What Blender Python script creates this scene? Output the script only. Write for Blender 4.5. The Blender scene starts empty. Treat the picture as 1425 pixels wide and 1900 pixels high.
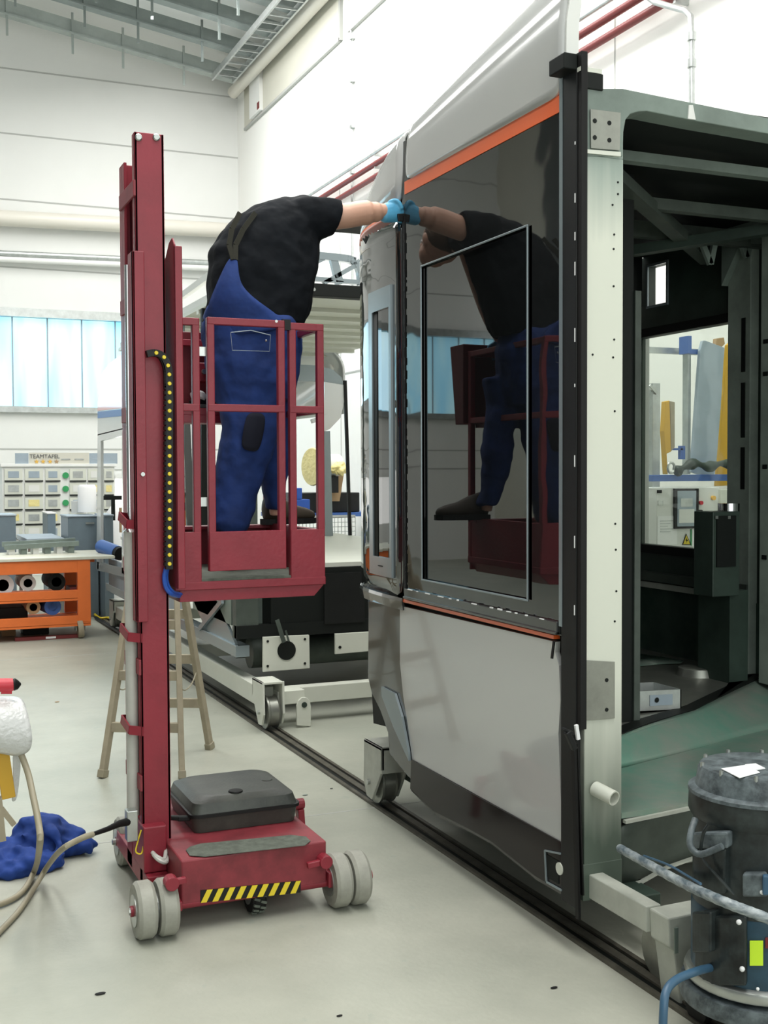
import bpy, bmesh, math, random
from mathutils import Vector, Matrix
random.seed(4)
C = bpy.context.scene
COL = C.collection
# ---------------- camera ----------------
F = 2150.0
YAW = math.radians(-23.4); PITCH = math.atan(75.0/F); ROLL = math.radians(-0.25)
CAMP = Vector((0, 0, 1.7))
MC = Matrix.Rotation(YAW, 3, 'Z') @ Matrix.Rotation(math.pi/2 - PITCH, 3, 'X') @ Matrix.Rotation(ROLL, 3, 'Z')
cd = bpy.data.cameras.new('camera'); cam = bpy.data.objects.new('camera', cd); COL.objects.link(cam)
cd.sensor_fit = 'VERTICAL'; cd.sensor_height = 24.0; cd.lens = F/1900*24.0; cd.clip_start = .05; cd.clip_end = 200
cam.matrix_world = Matrix.Translation(CAMP) @ MC.to_4x4()
C.camera = cam
def W(px, py, X=None, Y=None, z=None):
    "point of the hall seen at a pixel, on the plane X=, Y= or z="
    d = MC @ Vector(((px-712.5)/F, (950-py)/F, -1))
    if X is not None: t = X/d.x
    elif Y is not None: t = Y/d.y
    else: t = (z-1.7)/d.z
    return CAMP + d*t
# ---------------- world, lights, exposure ----------------
C.view_settings.view_transform = 'Standard'; C.view_settings.look = 'None'
C.view_settings.exposure = 0.0; C.view_settings.gamma = 1; C.view_settings.use_curve_mapping = False
wd = bpy.data.worlds.new('world'); C.world = wd; wd.use_nodes = True
wd.node_tree.nodes['Background'].inputs[0].default_value = (.93, 1, .97, 1)
wd.node_tree.nodes['Background'].inputs[1].default_value = .34
def area(name, loc, rot, sx, sy, e, col=(1, 1, 1)):
    l = bpy.data.lights.new(name, 'AREA'); l.shape = 'RECTANGLE'; l.size = sx; l.size_y = sy; l.energy = e; l.color = col
    o = bpy.data.objects.new(name, l); o.location = loc; o.rotation_euler = rot; COL.objects.link(o); return o
area('skylight_lamp', (3.6, 11, 8.3), (0, math.radians(-12), 0), 1.6, 13, 800, (1, .99, .96))
area('skylight_lamp', (-1.6, 9, 8.9), (0, 0, 0), 1.6, 18, 560, (1, .99, .96))
area('skylight_lamp', (1.6, 2.0, 8.4), (0, 0, 0), 1.6, 8, 470, (1, .99, .96))
area('fill_behind_camera', (1.5, -2.6, 3.2), (math.radians(80), 0, 0), 6, 4, 175, (.95, 1, .97))  # fill lamp added behind the camera to brighten the cab's end pillar
area('window_daylight', (.8, 19.6, 3.5), (math.radians(-90), 0, 0), 9, 1.4, 60, (.8, .95, 1))
# ---------------- materials ----------------
M = {}
def mat(name, col, rough=.5, metal=0, var=0, scale=6, bump=0, bscale=None, ior=1.5, coat=0, emit=None, es=1, spec=None, col2=None, trans=0, stretch=None, dist=.02):
    m = bpy.data.materials.new(name); m.use_nodes = True; nt = m.node_tree; b = nt.nodes['Principled BSDF']
    b.inputs['Base Color'].default_value = (*col, 1); b.inputs['Roughness'].default_value = rough
    b.inputs['Metallic'].default_value = metal; b.inputs['IOR'].default_value = ior; b.inputs['Coat Weight'].default_value = coat
    b.inputs['Coat Roughness'].default_value = .04
    b.inputs['Transmission Weight'].default_value = trans
    if spec is not None: b.inputs['Specular IOR Level'].default_value = spec
    if emit: b.inputs['Emission Color'].default_value = (*emit, 1); b.inputs['Emission Strength'].default_value = es
    if var or col2 or bump:
        tc = nt.nodes.new('ShaderNodeTexCoord'); mp = nt.nodes.new('ShaderNodeMapping'); nt.links.new(tc.outputs['Object'], mp.inputs[0])
        if stretch: mp.inputs['Scale'].default_value = stretch
    if var or col2:
        n = nt.nodes.new('ShaderNodeTexNoise'); n.inputs['Scale'].default_value = scale; n.inputs['Detail'].default_value = 7; n.inputs['Roughness'].default_value = .65
        nt.links.new(mp.outputs[0], n.inputs['Vector'])
        r = nt.nodes.new('ShaderNodeValToRGB'); r.color_ramp.elements[0].position = .35; r.color_ramp.elements[1].position = .65
        c2 = col2 or tuple(max(0, c*(1-var)) for c in col)
        r.color_ramp.elements[0].color = (*c2, 1); r.color_ramp.elements[1].color = (*col, 1)
        nt.links.new(n.outputs['Fac'], r.inputs[0]); nt.links.new(r.outputs[0], b.inputs['Base Color'])
    if bump:
        n2 = nt.nodes.new('ShaderNodeTexNoise'); n2.inputs['Scale'].default_value = bscale or scale; n2.inputs['Detail'].default_value = 2
        nt.links.new(mp.outputs[0], n2.inputs['Vector'])
        bp = nt.nodes.new('ShaderNodeBump'); bp.inputs['Strength'].default_value = bump; bp.inputs['Distance'].default_value = dist
        nt.links.new(n2.outputs['Fac'], bp.inputs['Height']); nt.links.new(bp.outputs[0], b.inputs['Normal'])
    M[name] = m; return m
mat('concrete', (.53, .52, .44), .42, var=.28, scale=1.6, bump=.06, bscale=40, spec=.4)
mat('wall_white', (.80, .81, .79), .6, var=.03, scale=1)
mat('wall_bright', (.93, .93, .90), .6)
mat('wall_beige', (.62, .61, .53), .6, var=.05, scale=1)
mat('wall_dark', (.10, .11, .11), .6)
mat('joint', (.45, .46, .44), .7)
mat('roof_steel', (.42, .47, .45), .5, var=.2, scale=3)
mat('roof_dark', (.24, .28, .27), .5, var=.2, scale=3)
mat('galv', (.55, .58, .57), .35, .6, var=.2, scale=12)
mat('pipe_red', (.17, .02, .02), .5)
mat('pipe_cream', (.72, .69, .62), .4)
mat('lift_red', (.27, .020, .036), .42, var=.22, scale=4, bump=.05, bscale=60)
mat('lift_red_worn', (.28, .035, .048), .55, var=.4, scale=9)
mat('red_dark', (.12, .008, .014), .5)
mat('cyl_grey', (.50, .50, .46), .4, var=.15)
mat('black_rubber', (.006, .006, .006), .6, spec=.3)
mat('black_plastic', (.008, .009, .009), .5, var=.3, scale=10, spec=.35)
mat('case_black', (.032, .036, .032), .45, col2=(.065, .072, .06), scale=5, bump=.05, bscale=90)
mat('yellow', (.80, .62, .03), .45)
mat('wheel_grey', (.36, .36, .31), .6, var=.2, scale=14)
mat('grip', (.14, .16, .13), .9, var=.4, scale=30)
mat('steel', (.50, .52, .50), .3, .9, var=.15, scale=10)
mat('chrome', (.8, .82, .82), .08, 1)
mat('navy', (.010, .040, .19), .85, var=.35, scale=7, bump=.35, bscale=16)
mat('cloth_blue', (.008, .045, .25), .85, var=.35, scale=7, bump=.35, bscale=16)
mat('column_paint', (.34, .40, .35), .5, var=.3, scale=5)
mat('wall_sheet', (.10, .14, .115), .22, .4, col2=(.05, .085, .07), scale=2.5)
mat('navy_dark', (.006, .008, .02), .9)
mat('shirt_black', (.005, .007, .010), .9, var=.3, spec=.2, scale=8, bump=.5, bscale=13)
mat('skin', (.62, .36, .26), .5, var=.08, scale=20)
mat('glove', (.10, .42, .68), .45, var=.15, scale=20)
mat('hair', (.10, .06, .035), .8)
mat('shoe', (.06, .045, .03), .6, var=.3)
mat('cab_silver', (.52, .53, .52), .12, 0, ior=1.55, coat=.6, bump=.05, bscale=1.6, dist=.05)
mat('cab_black', (.010, .011, .011), .03, 0, ior=1.9, bump=.05, bscale=2.2, dist=.06, stretch=(1, 1, 1.2))
mat('cab_glass', (.006, .007, .007), .015, 0, ior=1.85)
mat('cab_nose', (.014, .015, .015), .03, 0, ior=2.4, bump=.10, bscale=2.6, dist=.08, stretch=(1, 1, 1.6))
mat('frame_grey', (.26, .31, .33), .25, .3)
mat('orange', (.85, .14, .03), .3, coat=.5)
mat('cream', (.66, .68, .60), .42, var=.05, scale=3)
mat('cream_worn', (.50, .52, .46), .5, var=.25, scale=5)
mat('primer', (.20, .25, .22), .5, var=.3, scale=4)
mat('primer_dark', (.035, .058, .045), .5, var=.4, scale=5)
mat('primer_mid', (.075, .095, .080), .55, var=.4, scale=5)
mat('interior_black', (.006, .008, .007), .6, spec=.25)
mat('floor_film', (.13, .30, .23), .25, .2, col2=(.27, .30, .26), scale=2.2, bump=.12, bscale=6)
mat('bare_metal', (.36, .37, .33), .35, .7, var=.25, scale=6)
mat('white_plain', (.72, .73, .70), .5)
mat('paper', (.85, .86, .86), .7)
mat('pale_blue', (.33, .40, .46), .45, var=.1)
mat('blue_box', (.16, .22, .26), .5, var=.1)
mat('beam_blue', (.05, .13, .40), .45)
mat('mustard', (.62, .36, .03), .5)
mat('wood', (.40, .35, .25), .6, var=.2, scale=8)
mat('bench_orange', (.78, .17, .03), .5, var=.1)
mat('bench_top', (.62, .62, .52), .5, var=.1)
mat('cardboard', (.42, .28, .15), .8)
mat('window_sky', (.4, .8, 1), .4, emit=(.36, .80, 1.0), es=1.05)
mat('window_white', (.9, .9, .9), .4, emit=(1, 1, .97), es=1.2)
mat('green', (.03, .30, .10), .5)
mat('star', (.75, .45, .08), .5)
mat('text_dark', (.10, .10, .10), .6)
mat('film_clear', (.62, .63, .62), .3, bump=.35, bscale=45)
mat('film_yellow', (.78, .68, .30), .4, bump=.5, bscale=15)
mat('vac_dark', (.008, .010, .010), .35, col2=(.035, .045, .045), scale=12, spec=.4)
mat('vac_dusty', (.14, .17, .18), .5, col2=(.035, .045, .05), scale=22)
mat('vac_blue', (.018, .060, .095), .35, var=.4, scale=18)
mat('hose_blue', (.04, .10, .17), .4)
mat('hose_dusty', (.06, .09, .11), .5, col2=(.42, .46, .47), scale=16, stretch=(1, 1, 3))
mat('hose_beige', (.30, .27, .19), .5)
mat('fluo', (.62, .90, .03), .4, emit=None)
mat('rail_steel', (.13, .12, .095), .45, .3, var=.5, scale=12)
mat('tool_red', (.55, .03, .05), .4)
mat('blue_hose_small', (.02, .09, .42), .4)
mat('amber', (.8, .45, .05), .4)
# skylit band: vertical polycarbonate bars of slightly different blues
# ---------------- mesh builder ----------------
class MB:
    def __init__(s): s.v = []; s.f = []; s.m = []; s.cur = 0
    def use(s, i): s.cur = i; return s
    def add(s, vs, fs):
        o = len(s.v); s.v += [Vector(v) for v in vs]
        for f in fs: s.f.append([i+o for i in f]); s.m.append(s.cur)
        return s
    def box(s, x0, x1, y0, y1, z0, z1):
        vs = [(x, y, z) for z in (z0, z1) for y in (y0, y1) for x in (x0, x1)]
        return s.add(vs, [(0, 2, 3, 1), (4, 5, 7, 6), (0, 1, 5, 4), (2, 6, 7, 3), (0, 4, 6, 2), (1, 3, 7, 5)])
    def bar(s, p, q, w, h=None, up=(0, 0, 1)):
        p = Vector(p); q = Vector(q); h = h or w; d = (q-p).normalized(); u = Vector(up)
        if abs(d.dot(u)) > .98: u = Vector((0, 1, 0))
        a = d.cross(u).normalized()*w/2; b = a.cross(d).normalized()*h/2
        vs = [c+i*a+j*b for c in (p, q) for i, j in ((-1, -1), (1, -1), (1, 1), (-1, 1))]
        return s.add(vs, [(0, 1, 2, 3), (7, 6, 5, 4), (0, 4, 5, 1), (1, 5, 6, 2), (2, 6, 7, 3), (3, 7, 4, 0)])
    def tube(s, pts, r, n=12, caps=True):
        pts = [Vector(p) for p in pts]; rs = r if isinstance(r, (list, tuple)) else [r]*len(pts); rings = []; pa = None
        for i, p in enumerate(pts):
            d = (pts[min(i+1, len(pts)-1)]-pts[max(i-1, 0)]).normalized()
            if pa is None: pa = d.orthogonal().normalized()
            else: pa = (pa - d*pa.dot(d)).normalized()
            b = d.cross(pa)
            rings.append([p+(pa*math.cos(k*math.tau/n)+b*math.sin(k*math.tau/n))*rs[i] for k in range(n)])
        return s.rings(rings, caps)
    def rings(s, rings, caps=True, closed=True):
        n = len(rings[0]); vs = [v for r in rings for v in r]; fs = []
        for i in range(len(rings)-1):
            for k in range(n if closed else n-1):
                k2 = (k+1) % n; fs.append((i*n+k, i*n+k2, (i+1)*n+k2, (i+1)*n+k))
        if caps: fs.append(tuple(reversed(range(n)))); fs.append(tuple((len(rings)-1)*n+k for k in range(n)))
        return s.add(vs, fs)
    def lathe(s, c, prof, n=32, axis=(0, 0, 1)):
        c = Vector(c); ax = Vector(axis).normalized(); a = ax.orthogonal().normalized(); b = ax.cross(a)
        return s.rings([[c+ax*h+(a*math.cos(k*math.tau/n)+b*math.sin(k*math.tau/n))*max(r, .0005) for k in range(n)] for r, h in prof], True)
    def prism(s, poly, ext):
        e = Vector(ext); n = len(poly); vs = [Vector(p) for p in poly]; vs = vs+[v+e for v in vs]
        fs = [tuple(reversed(range(n))), tuple(range(n, 2*n))]+[(i, (i+1) % n, n+(i+1) % n, n+i) for i in range(n)]
        return s.add(vs, fs)
    def ball(s, c, r, sx=1, sy=1, sz=1, n=16):
        c = Vector(c); rg = []
        for i in range(1, n//2+1):
            th = math.pi*(i-.5)/(n//2)
            rg.append([c+Vector((math.sin(th)*math.cos(k*math.tau/n)*sx, math.sin(th)*math.sin(k*math.tau/n)*sy, math.cos(th)*sz))*r for k in range(n)])
        return s.rings(rg, True)
    def build(s, name, mats, parent=None, bevel=0, smooth=False, mods=None):
        off = Vector((0, 0, 0)); p = parent
        while p is not None: off += p.location; p = p.parent
        me = bpy.data.meshes.new(name); me.from_pydata([v-off for v in s.v], [], s.f)
        mats = [mats] if isinstance(mats, str) else mats
        for k in mats: me.materials.append(M[k])
        for i, pl in enumerate(me.polygons): pl.material_index = s.m[i]
        me.validate(); bm = bmesh.new(); bm.from_mesh(me); bmesh.ops.recalc_face_normals(bm, faces=bm.faces); bm.to_mesh(me); bm.free()
        if smooth:
            for pl in me.polygons: pl.use_smooth = True
            if smooth != 'all':
                try: me.set_sharp_from_angle(angle=math.radians(38))
                except Exception: pass
        o = bpy.data.objects.new(name, me); COL.objects.link(o)
        if parent is not None: o.parent = parent
        if bevel:
            b = o.modifiers.new('bevel', 'BEVEL'); b.width = bevel; b.segments = 2; b.limit_method = 'ANGLE'; b.angle_limit = math.radians(40)
        return o
def tag(o, label, cat, group=None, kind=None):
    o['label'] = label; o['category'] = cat
    if group: o['group'] = group
    if kind: o['kind'] = kind
    return o
def struct(o): o['kind'] = 'structure'; return o
def thing(name, label, cat, loc=(0, 0, 0), group=None):
    o = bpy.data.objects.new(name, None); o.empty_display_size = .1; COL.objects.link(o); o.location = loc
    return tag(o, label, cat, group)
def dup(root, loc, label=None):
    def cp(o, par):
        c = o.copy(); COL.objects.link(c); c.parent = par
        for ch in list(o.children): cp(ch, c)
        return c
    r = cp(root, None); r.location = loc
    if label: r['label'] = label
    return r
def circ(c, r, n, axis='Y', sx=1, sz=1):
    c = Vector(c); out = []
    for k in range(n):
        a, b = math.cos(k*math.tau/n)*r*sx, math.sin(k*math.tau/n)*r*sz
        out.append(c+(Vector((a, 0, b)) if axis == 'Y' else Vector((0, a, b)) if axis == 'X' else Vector((a, b, 0))))
    return out
def smoothpath(pts, n=8):
    pts = [Vector(p) for p in pts]; P = [pts[0]]+pts+[pts[-1]]; out = []
    for i in range(1, len(P)-2):
        for k in range(n):
            t = k/n; a, b, c, d = P[i-1], P[i], P[i+1], P[i+2]
            out.append(.5*((2*b)+(-a+c)*t+(2*a-5*b+4*c-d)*t*t+(-a+3*b-3*c+d)*t**3))
    out.append(pts[-1]); return out
def text_obj(name, body, size, loc, rot, m, parent=None, ext=.002, align='CENTER', sx=1):
    cu = bpy.data.curves.new(name, 'FONT'); cu.body = body; cu.size = size; cu.extrude = ext; cu.align_x = align; cu.align_y = 'CENTER'
    o = bpy.data.objects.new(name, cu); COL.objects.link(o); o.rotation_euler = rot
    dg = bpy.context.evaluated_depsgraph_get(); me = bpy.data.meshes.new_from_object(o.evaluated_get(dg)); bpy.data.objects.remove(o)
    me.materials.clear(); me.materials.append(M[m]); R = Matrix.Rotation(rot[2], 4, 'Z') @ Matrix.Rotation(rot[0], 4, 'X') @ Matrix.Diagonal((sx, 1, 1, 1))
    off = Vector((0, 0, 0)); p = parent
    while p is not None: off += p.location; p = p.parent
    me.transform(Matrix.Translation(Vector(loc)-off) @ R)
    o = bpy.data.objects.new(name, me); COL.objects.link(o)
    if parent: o.parent = parent
    return o
# ================= ROOM =================
YB = 20.0; XW = 5.87; XL = -6.6
mb = MB(); mb.box(XL, XW+.3, -3, YB+.3, -.3, 0); fl = struct(mb.build('floor', 'concrete'))
# concrete: long pale stains plus thin joints are inside the material
nt = M['concrete'].node_tree; b = nt.nodes['Principled BSDF']
src = b.inputs['Base Color'].links[0].from_socket
tc = nt.nodes.new('ShaderNodeTexCoord'); n3 = nt.nodes.new('ShaderNodeTexNoise'); n3.inputs['Scale'].default_value = .45; n3.inputs['Detail'].default_value = 5
nt.links.new(tc.outputs['Object'], n3.inputs['Vector'])
n4 = nt.nodes.new('ShaderNodeTexNoise'); n4.inputs['Scale'].default_value = 9; n4.inputs['Detail'].default_value = 6; nt.links.new(tc.outputs['Object'], n4.inputs['Vector'])
rp = nt.nodes.new('ShaderNodeValToRGB'); rp.color_ramp.elements[0].position = .66; rp.color_ramp.elements[1].position = .74
rp.color_ramp.elements[0].color = (0, 0, 0, 1); rp.color_ramp.elements[1].color = (.6, .6, .6, 1); nt.links.new(n4.outputs['Fac'], rp.inputs[0])
mx = nt.nodes.new('ShaderNodeMixRGB'); mx.inputs[2].default_value = (.30, .33, .28, 1); nt.links.new(n3.outputs['Fac'], mx.inputs[0]); nt.links.new(src, mx.inputs[1])
mx2 = nt.nodes.new('ShaderNodeMixRGB'); mx2.inputs[2].default_value = (.30, .33, .29, 1); nt.links.new(rp.outputs[0], mx2.inputs[0]); nt.links.new(mx.outputs[0], mx2.inputs[1])
nt.links.new(mx2.outputs[0], b.inputs['Base Color'])
mb = MB(); mb.box(XL, XW, 5.35, 5.358, -.01, .0012); mb.box(XL, XW, 11.0, 11.01, -.01, .0012)
struct(mb.build('trim_1', 'joint'))
# embedded rails
def rail(x, lab):
    r = thing('floor_rail', lab, 'rail', (x, 8, 0))
    m = MB(); m.box(x-.04, x+.04, -1, 17, -.02, .004); m.build('groove', 'interior_black', r)
    m = MB(); m.box(x-.062, x-.042, -1, 17, -.02, .012); m.build('rail_edge', 'rail_steel', r)
    m = MB(); m.box(x+.042, x+.062, -1, 17, -.02, .012); m.build('rail_edge', 'rail_steel', r)
    m = MB(); m.box(x-.012, x+.024, -1, 17, -.01, .012); m.build('rail_head', 'rail_steel', r)
rail(2.32, 'dark steel rail sunk in the floor, the one passing beside the red lift')
rail(4.25, 'dark steel rail sunk in the floor on the wall side beneath both train cabs')
# back wall
z0w, z1w = 2.80, 4.27
mb = MB(); mb.box(XL, XW, YB, YB+.2, 0, 0.9); mb.box(XL, XW, YB, YB+.2, .9, z0w); mb.box(XL, XW, YB, YB+.2, z1w, 10.5)
mb.box(4.6, XW, YB, YB+.2, z0w, z1w)
mb.use(1)
for z in (5.08, 6.18, 7.25, 8.3, 2.1, 1.75): mb.box(XL, XW, YB-.006, YB, z-.012, z+.012)
struct(mb.build('wall_back', ['wall_white', 'joint']))
w = thing('window_1', '', ''); del w['label']; del w['category']; struct(w)
mb = MB(); mb.box(XL, 4.6, YB+.05, YB+.07, z0w, z1w); gl = mb.build('pane', 'window_sky', w)
nt = M['window_sky'].node_tree; b = nt.nodes['Principled BSDF']; tc = nt.nodes.new('ShaderNodeTexCoord'); mp = nt.nodes.new('ShaderNodeMapping')
mp.inputs['Scale'].default_value = (3.0, 0, .35); n = nt.nodes.new('ShaderNodeTexNoise'); n.inputs['Scale'].default_value = 1.2; nt.links.new(tc.outputs['Object'], mp.inputs[0]); nt.links.new(mp.outputs[0], n.inputs['Vector'])
r = nt.nodes.new('ShaderNodeValToRGB'); r.color_ramp.elements[0].color = (.20, .62, .95, 1); r.color_ramp.elements[1].color = (.60, .95, 1, 1); r.color_ramp.elements[0].position = .3; r.color_ramp.elements[1].position = .62
nt.links.new(n.outputs['Fac'], r.inputs[0]); nt.links.new(r.outputs[0], b.inputs['Emission Color'])
mb = MB(); mb.box(XL, 4.6, YB-.1, YB+.04, z0w-.1, z0w); mb.box(XL, 4.6, YB-.1, YB+.04, z1w, z1w+.14); mb.build('window_frame', 'galv', w)
mb = MB(); x = XL+.2
while x < 4.6: mb.box(x, x+.02, YB+.02, YB+.05, z0w, z1w); x += .56
mb.build('glazing_bars', 'pale_blue', w)
# low window strip behind the shelves
w = thing('window_2', '', ''); del w['label']; del w['category']; struct(w)
mb = MB(); mb.box(-4.2, 4.9, YB-.03, YB-.01, .75, 1.62); mb.build('pane', 'window_white', w)
mb = MB()
for x in (-4.2, -2.5, -.8, .9, 1.9, 2.6, 3.6, 4.9): mb.box(x-.04, x+.04, YB-.06, YB, .7, 1.66)
mb.box(-4.2, 4.9, YB-.06, YB, 1.6, 1.68); mb.build('window_frame', 'wall_white', w)
# right wall
mb = MB(); mb.box(XW, XW+.2, -3, YB+.2, 0, 10.5)
mb.use(1)
for z in (3.05, ): mb.box(XW-.006, XW, -3, YB, z-.01, z+.01)
for y in (1.2, 4.9, 8.5, 12.2, 15.05): mb.box(XW-.004, XW, y-.008, y+.008, 0, 7.5)
struct(mb.build('wall_right', ['wall_bright', 'joint']))
mb = MB()
mb.box(XW-.04, XW, 14.95, 19.45, 7.62, 8.9); mb.use(1); mb.box(XW-.046, XW-.0, 14.93, 19.47, 7.58, 7.62); mb.box(XW-.046, XW, 14.90, 14.95, 7.58, 8.9)
struct(mb.build('trim_2', ['wall_beige', 'joint']))
mb = MB(); mb.box(XW-.04, XW, 4.0, 14.6, 7.62, 8.9); mb.use(1); mb.box(XW-.046, XW-.0, 4, 14.62, 7.58, 7.62); struct(mb.build('trim_3', ['wall_beige', 'joint']))
pa, pb = W(468, 222, X=XW-.05), W(486, 110, X=XW-.05); pr = W(477, 196, X=XW-.12)
mb = MB(); mb.box(XW-.10, XW-.04, pb.y, pa.y, pa.z, pb.z); mb.use(1); mb.box(XW-.105, XW-.10, pr.y-.06, pr.y+.06, pr.z-.05, pr.z+.06)
tag(mb.build('wall_box', ['wall_white', 'pipe_red']), 'small white box with a red mark high on the wall near the roof corner', 'box')
# left wall and a bright opening (seen only mirrored in the cab's black side)
mb = MB(); mb.box(XL-.2, XL, -3, 18.2, 0, 10.5); mb.use(1); mb.box(XL-.2, XL, 18.2, YB+.2, 0, 10.5); struct(mb.build('wall_left', ['wall_dark', 'wall_beige']))
w = thing('window_3', '', ''); del w['label']; del w['category']; struct(w)
mb = MB(); mb.box(XL, XL+.03, 18.9, 19.9, 3.5, 5.4); mb.build('pane', 'window_white', w)
mb = MB(); mb.box(XL, XL+.06, 18.82, 18.9, 3.4, 5.5); mb.box(XL, XL+.06, 19.35, 19.45, 3.4, 5.5); mb.box(XL, XL+.06, 18.82, 20, 4.5, 4.62); mb.build('window_frame', 'galv', w)
# roof
def zr(x, off=0): return 8.30+.15*(XW-x)+off
mb = MB(); mb.prism([(XW, -3, zr(XW, .35)), (XL, -3, zr(XL, .35)), (XL, -3, zr(XL, .5)), (XW, -3, zr(XW, .5))], (0, YB+3, 0))
struct(mb.build('ceiling', 'wall_white'))
k = 0
for y in (19.2, 18.0, 17.0, 16.0, 14.9, 13.6):
    k += 1; mb = MB()
    mb.prism([(XW, y, zr(XW, -.02)), (XL, y, zr(XL, -.02)), (XL, y, zr(XL, .2)), (XW, y, zr(XW, .2))], (0, .06, 0))
    mb.prism([(XW, y-.06, zr(XW, -.04)), (XL, y-.06, zr(XL, -.04)), (XL, y-.06, zr(XL, -.015)), (XW, y-.06, zr(XW, -.015))], (0, .18, 0))
    for x in (1.9, 2.9, 3.7, 4.7): mb.box(x, x+.035, y-.02, y, zr(x, -.35), zr(x, .3))
    struct(mb.build('trim_%d' % (k+10), 'roof_steel' if k in (1,) else 'roof_dark'))
# cable tray + round duct along the right wall
r = thing('cable_tray', 'galvanised ladder cable tray hung under the roof along the right wall', 'cable tray', (5.3, 12, 8.2))
mb = MB(); mb.bar((5.15, 6, 8.25), (5.15, 19, 8.25), .03, .1); mb.build('side_rail', 'galv', r)
mb = MB(); mb.bar((5.5, 6, 8.25), (5.5, 19, 8.25), .03, .1); mb.build('side_rail', 'galv', r)
y = 6.1
while y < 19: mb = MB(); mb.bar((5.15, y, 8.22), (5.5, y, 8.22), .03); y += .3; mb.build('rung', 'galv', r)
mb = MB(); mb.tube([(5.68, 4, 8.25), (5.68, 19.6, 8.25)], .1, 16); tag(mb.build('round_duct', 'pipe_cream', smooth=True), 'cream round duct running under the roof along the right wall', 'duct')
# pipes on the right wall
def pipe(name, z, r, m, lab, off=.12):
    q = thing(name, lab, 'pipe', (XW, 9, z))
    mb = MB(); mb.tube([(XW-off, -1, z), (XW-off, YB-.3, z)], r, 10); mb.build('tube', m, q, smooth=True)
    for y in (1.5, 4.5, 7.5, 10.5, 13.5, 16.5): mb = MB(); mb.box(XW-off-.01, XW, y, y+.03, z-r-.02, z+r+.01); mb.build('bracket', 'galv', q)
pipe('wall_pipe', 5.70, .022, 'galv', 'thin grey pipe along the right wall, uppermost of the three parallel runs')
pipe('wall_pipe', 5.56, .035, 'pipe_red', 'dark red pipe along the right wall, directly below the grey one')
pipe('wall_pipe', 5.40, .035, 'pipe_red', 'dark red pipe along the right wall, lowest of the three parallel runs')
q = thing('conduit', 'thin vertical grey conduit with small clips on the right wall above the cab', 'conduit', (XW-.03, 14.6, 4))
a = W(653, 340, X=XW-.03); b_ = W(653, -20, X=XW-.03)
mb = MB(); mb.tube([a-Vector((0, 0, 2)), Vector((a.x, a.y, b_.z))], .014, 8); mb.build('tube', 'galv', q, smooth=True)
for yy in (70, 150, 235, 320): p = W(653, yy, X=XW-.03); mb = MB(); mb.box(p.x-.02, p.x+.03, p.y-.04, p.y+.04, p.z-.02, p.z+.02); mb.build('clip', 'galv', q)
X_ = XW-.2
q = thing('drop_pipe', 'grey angled air pipe dropping down the wall behind the roof beam of the nearest cab', 'pipe', (X_, 7, 4))
pts = [W(1175, -25, X=X_), W(1215, 4, X=X_), W(1272, 20, X=X_), W(1281, 30, X=X_), W(1283, 60, X=X_), W(1284, 250, X=X_)]
mb = MB(); mb.tube(pts, .024, 10); mb.build('tube', 'galv', q, smooth=True)
for yy in (68, 118): p = W(1283, yy, X=X_); mb = MB(); mb.lathe(p-Vector((0, 0, .03)), [(.0, 0), (.036, 0), (.036, .06), (0, .06)], 12); mb.build('coupling', 'galv', q, smooth=True)
q = thing('wall_pipe', 'large cream horizontal pipe on the far end wall above the blue window', 'pipe', (0, YB, 5))
mb = MB(); mb.tube([W(-300, 388, Y=YB-.2), W(430, 428, Y=YB-.2)], .13, 14); mb.build('tube', 'pipe_cream', q, smooth=True)
q = thing('wall_pipe', 'thin silver pipe on the far end wall just above the blue window', 'pipe', (0, YB, 4.6))
mb = MB(); mb.tube([W(-300, 456, Y=YB-.15), W(440, 490, Y=YB-.15)], .05, 10); mb.build('tube', 'galv', q, smooth=True)
mb = MB(); mb.tube([W(-300, 468, Y=YB-.15), W(440, 500, Y=YB-.15)], .05, 10); mb.build('tube', 'wall_white', q, smooth=True)
# ================= RED LIFT =================
L = thing('platform_lift', 'dark red push-around personnel lift with tall mast and caged platform on grey wheels', 'lift', (1.28, 4.6, 0))
mb = MB(); mb.box(.985, 1.555, 4.17, 5.0, .105, .27); body = mb.build('base_box', 'lift_red_worn', L, .006)
mb = MB(); mb.box(1.18, 1.42, 4.34, 4.6, .06, .105); mb.build('axle_block', 'red_dark', body)
pts = [W(352, 1588, z=.273), W(345, 1578, z=.273), W(352, 1572, z=.273), W(372, 1566, z=.273), W(540, 1550, z=.273), W(568, 1553, z=.273), W(576, 1561, z=.273), W(566, 1569, z=.273), W(380, 1590, z=.273)]
mb = MB(); mb.prism(pts, (0, 0, .002)); mb.build('grip_pad', 'grip', body)
# hazard strip
Yf = 4.168
a, b_, c, d = W(372, 1652, Y=Yf), W(558, 1634, Y=Yf), W(558, 1656, Y=Yf), W(372, 1675, Y=Yf)
mb = MB(); mb.prism([a, b_, c, d], (0, .004, 0)); hz = mb.build('hazard_strip', 'black_plastic', body)
mb = MB()
for k in range(9):
    u0 = (k+.02)/9.0; u1 = u0+.055; s = .06
    def q(u, v): u = min(max(u, 0), 1); return (a.lerp(b_, u)).lerp(d.lerp(c, u), v)+Vector((0, -.0025, 0))
    mb.prism([q(u0+s, 0), q(u1+s, 0), q(u1, 1), q(u0, 1)], (0, .002, 0))
mb.build('yellow_stripes', 'yellow', hz)
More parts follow.
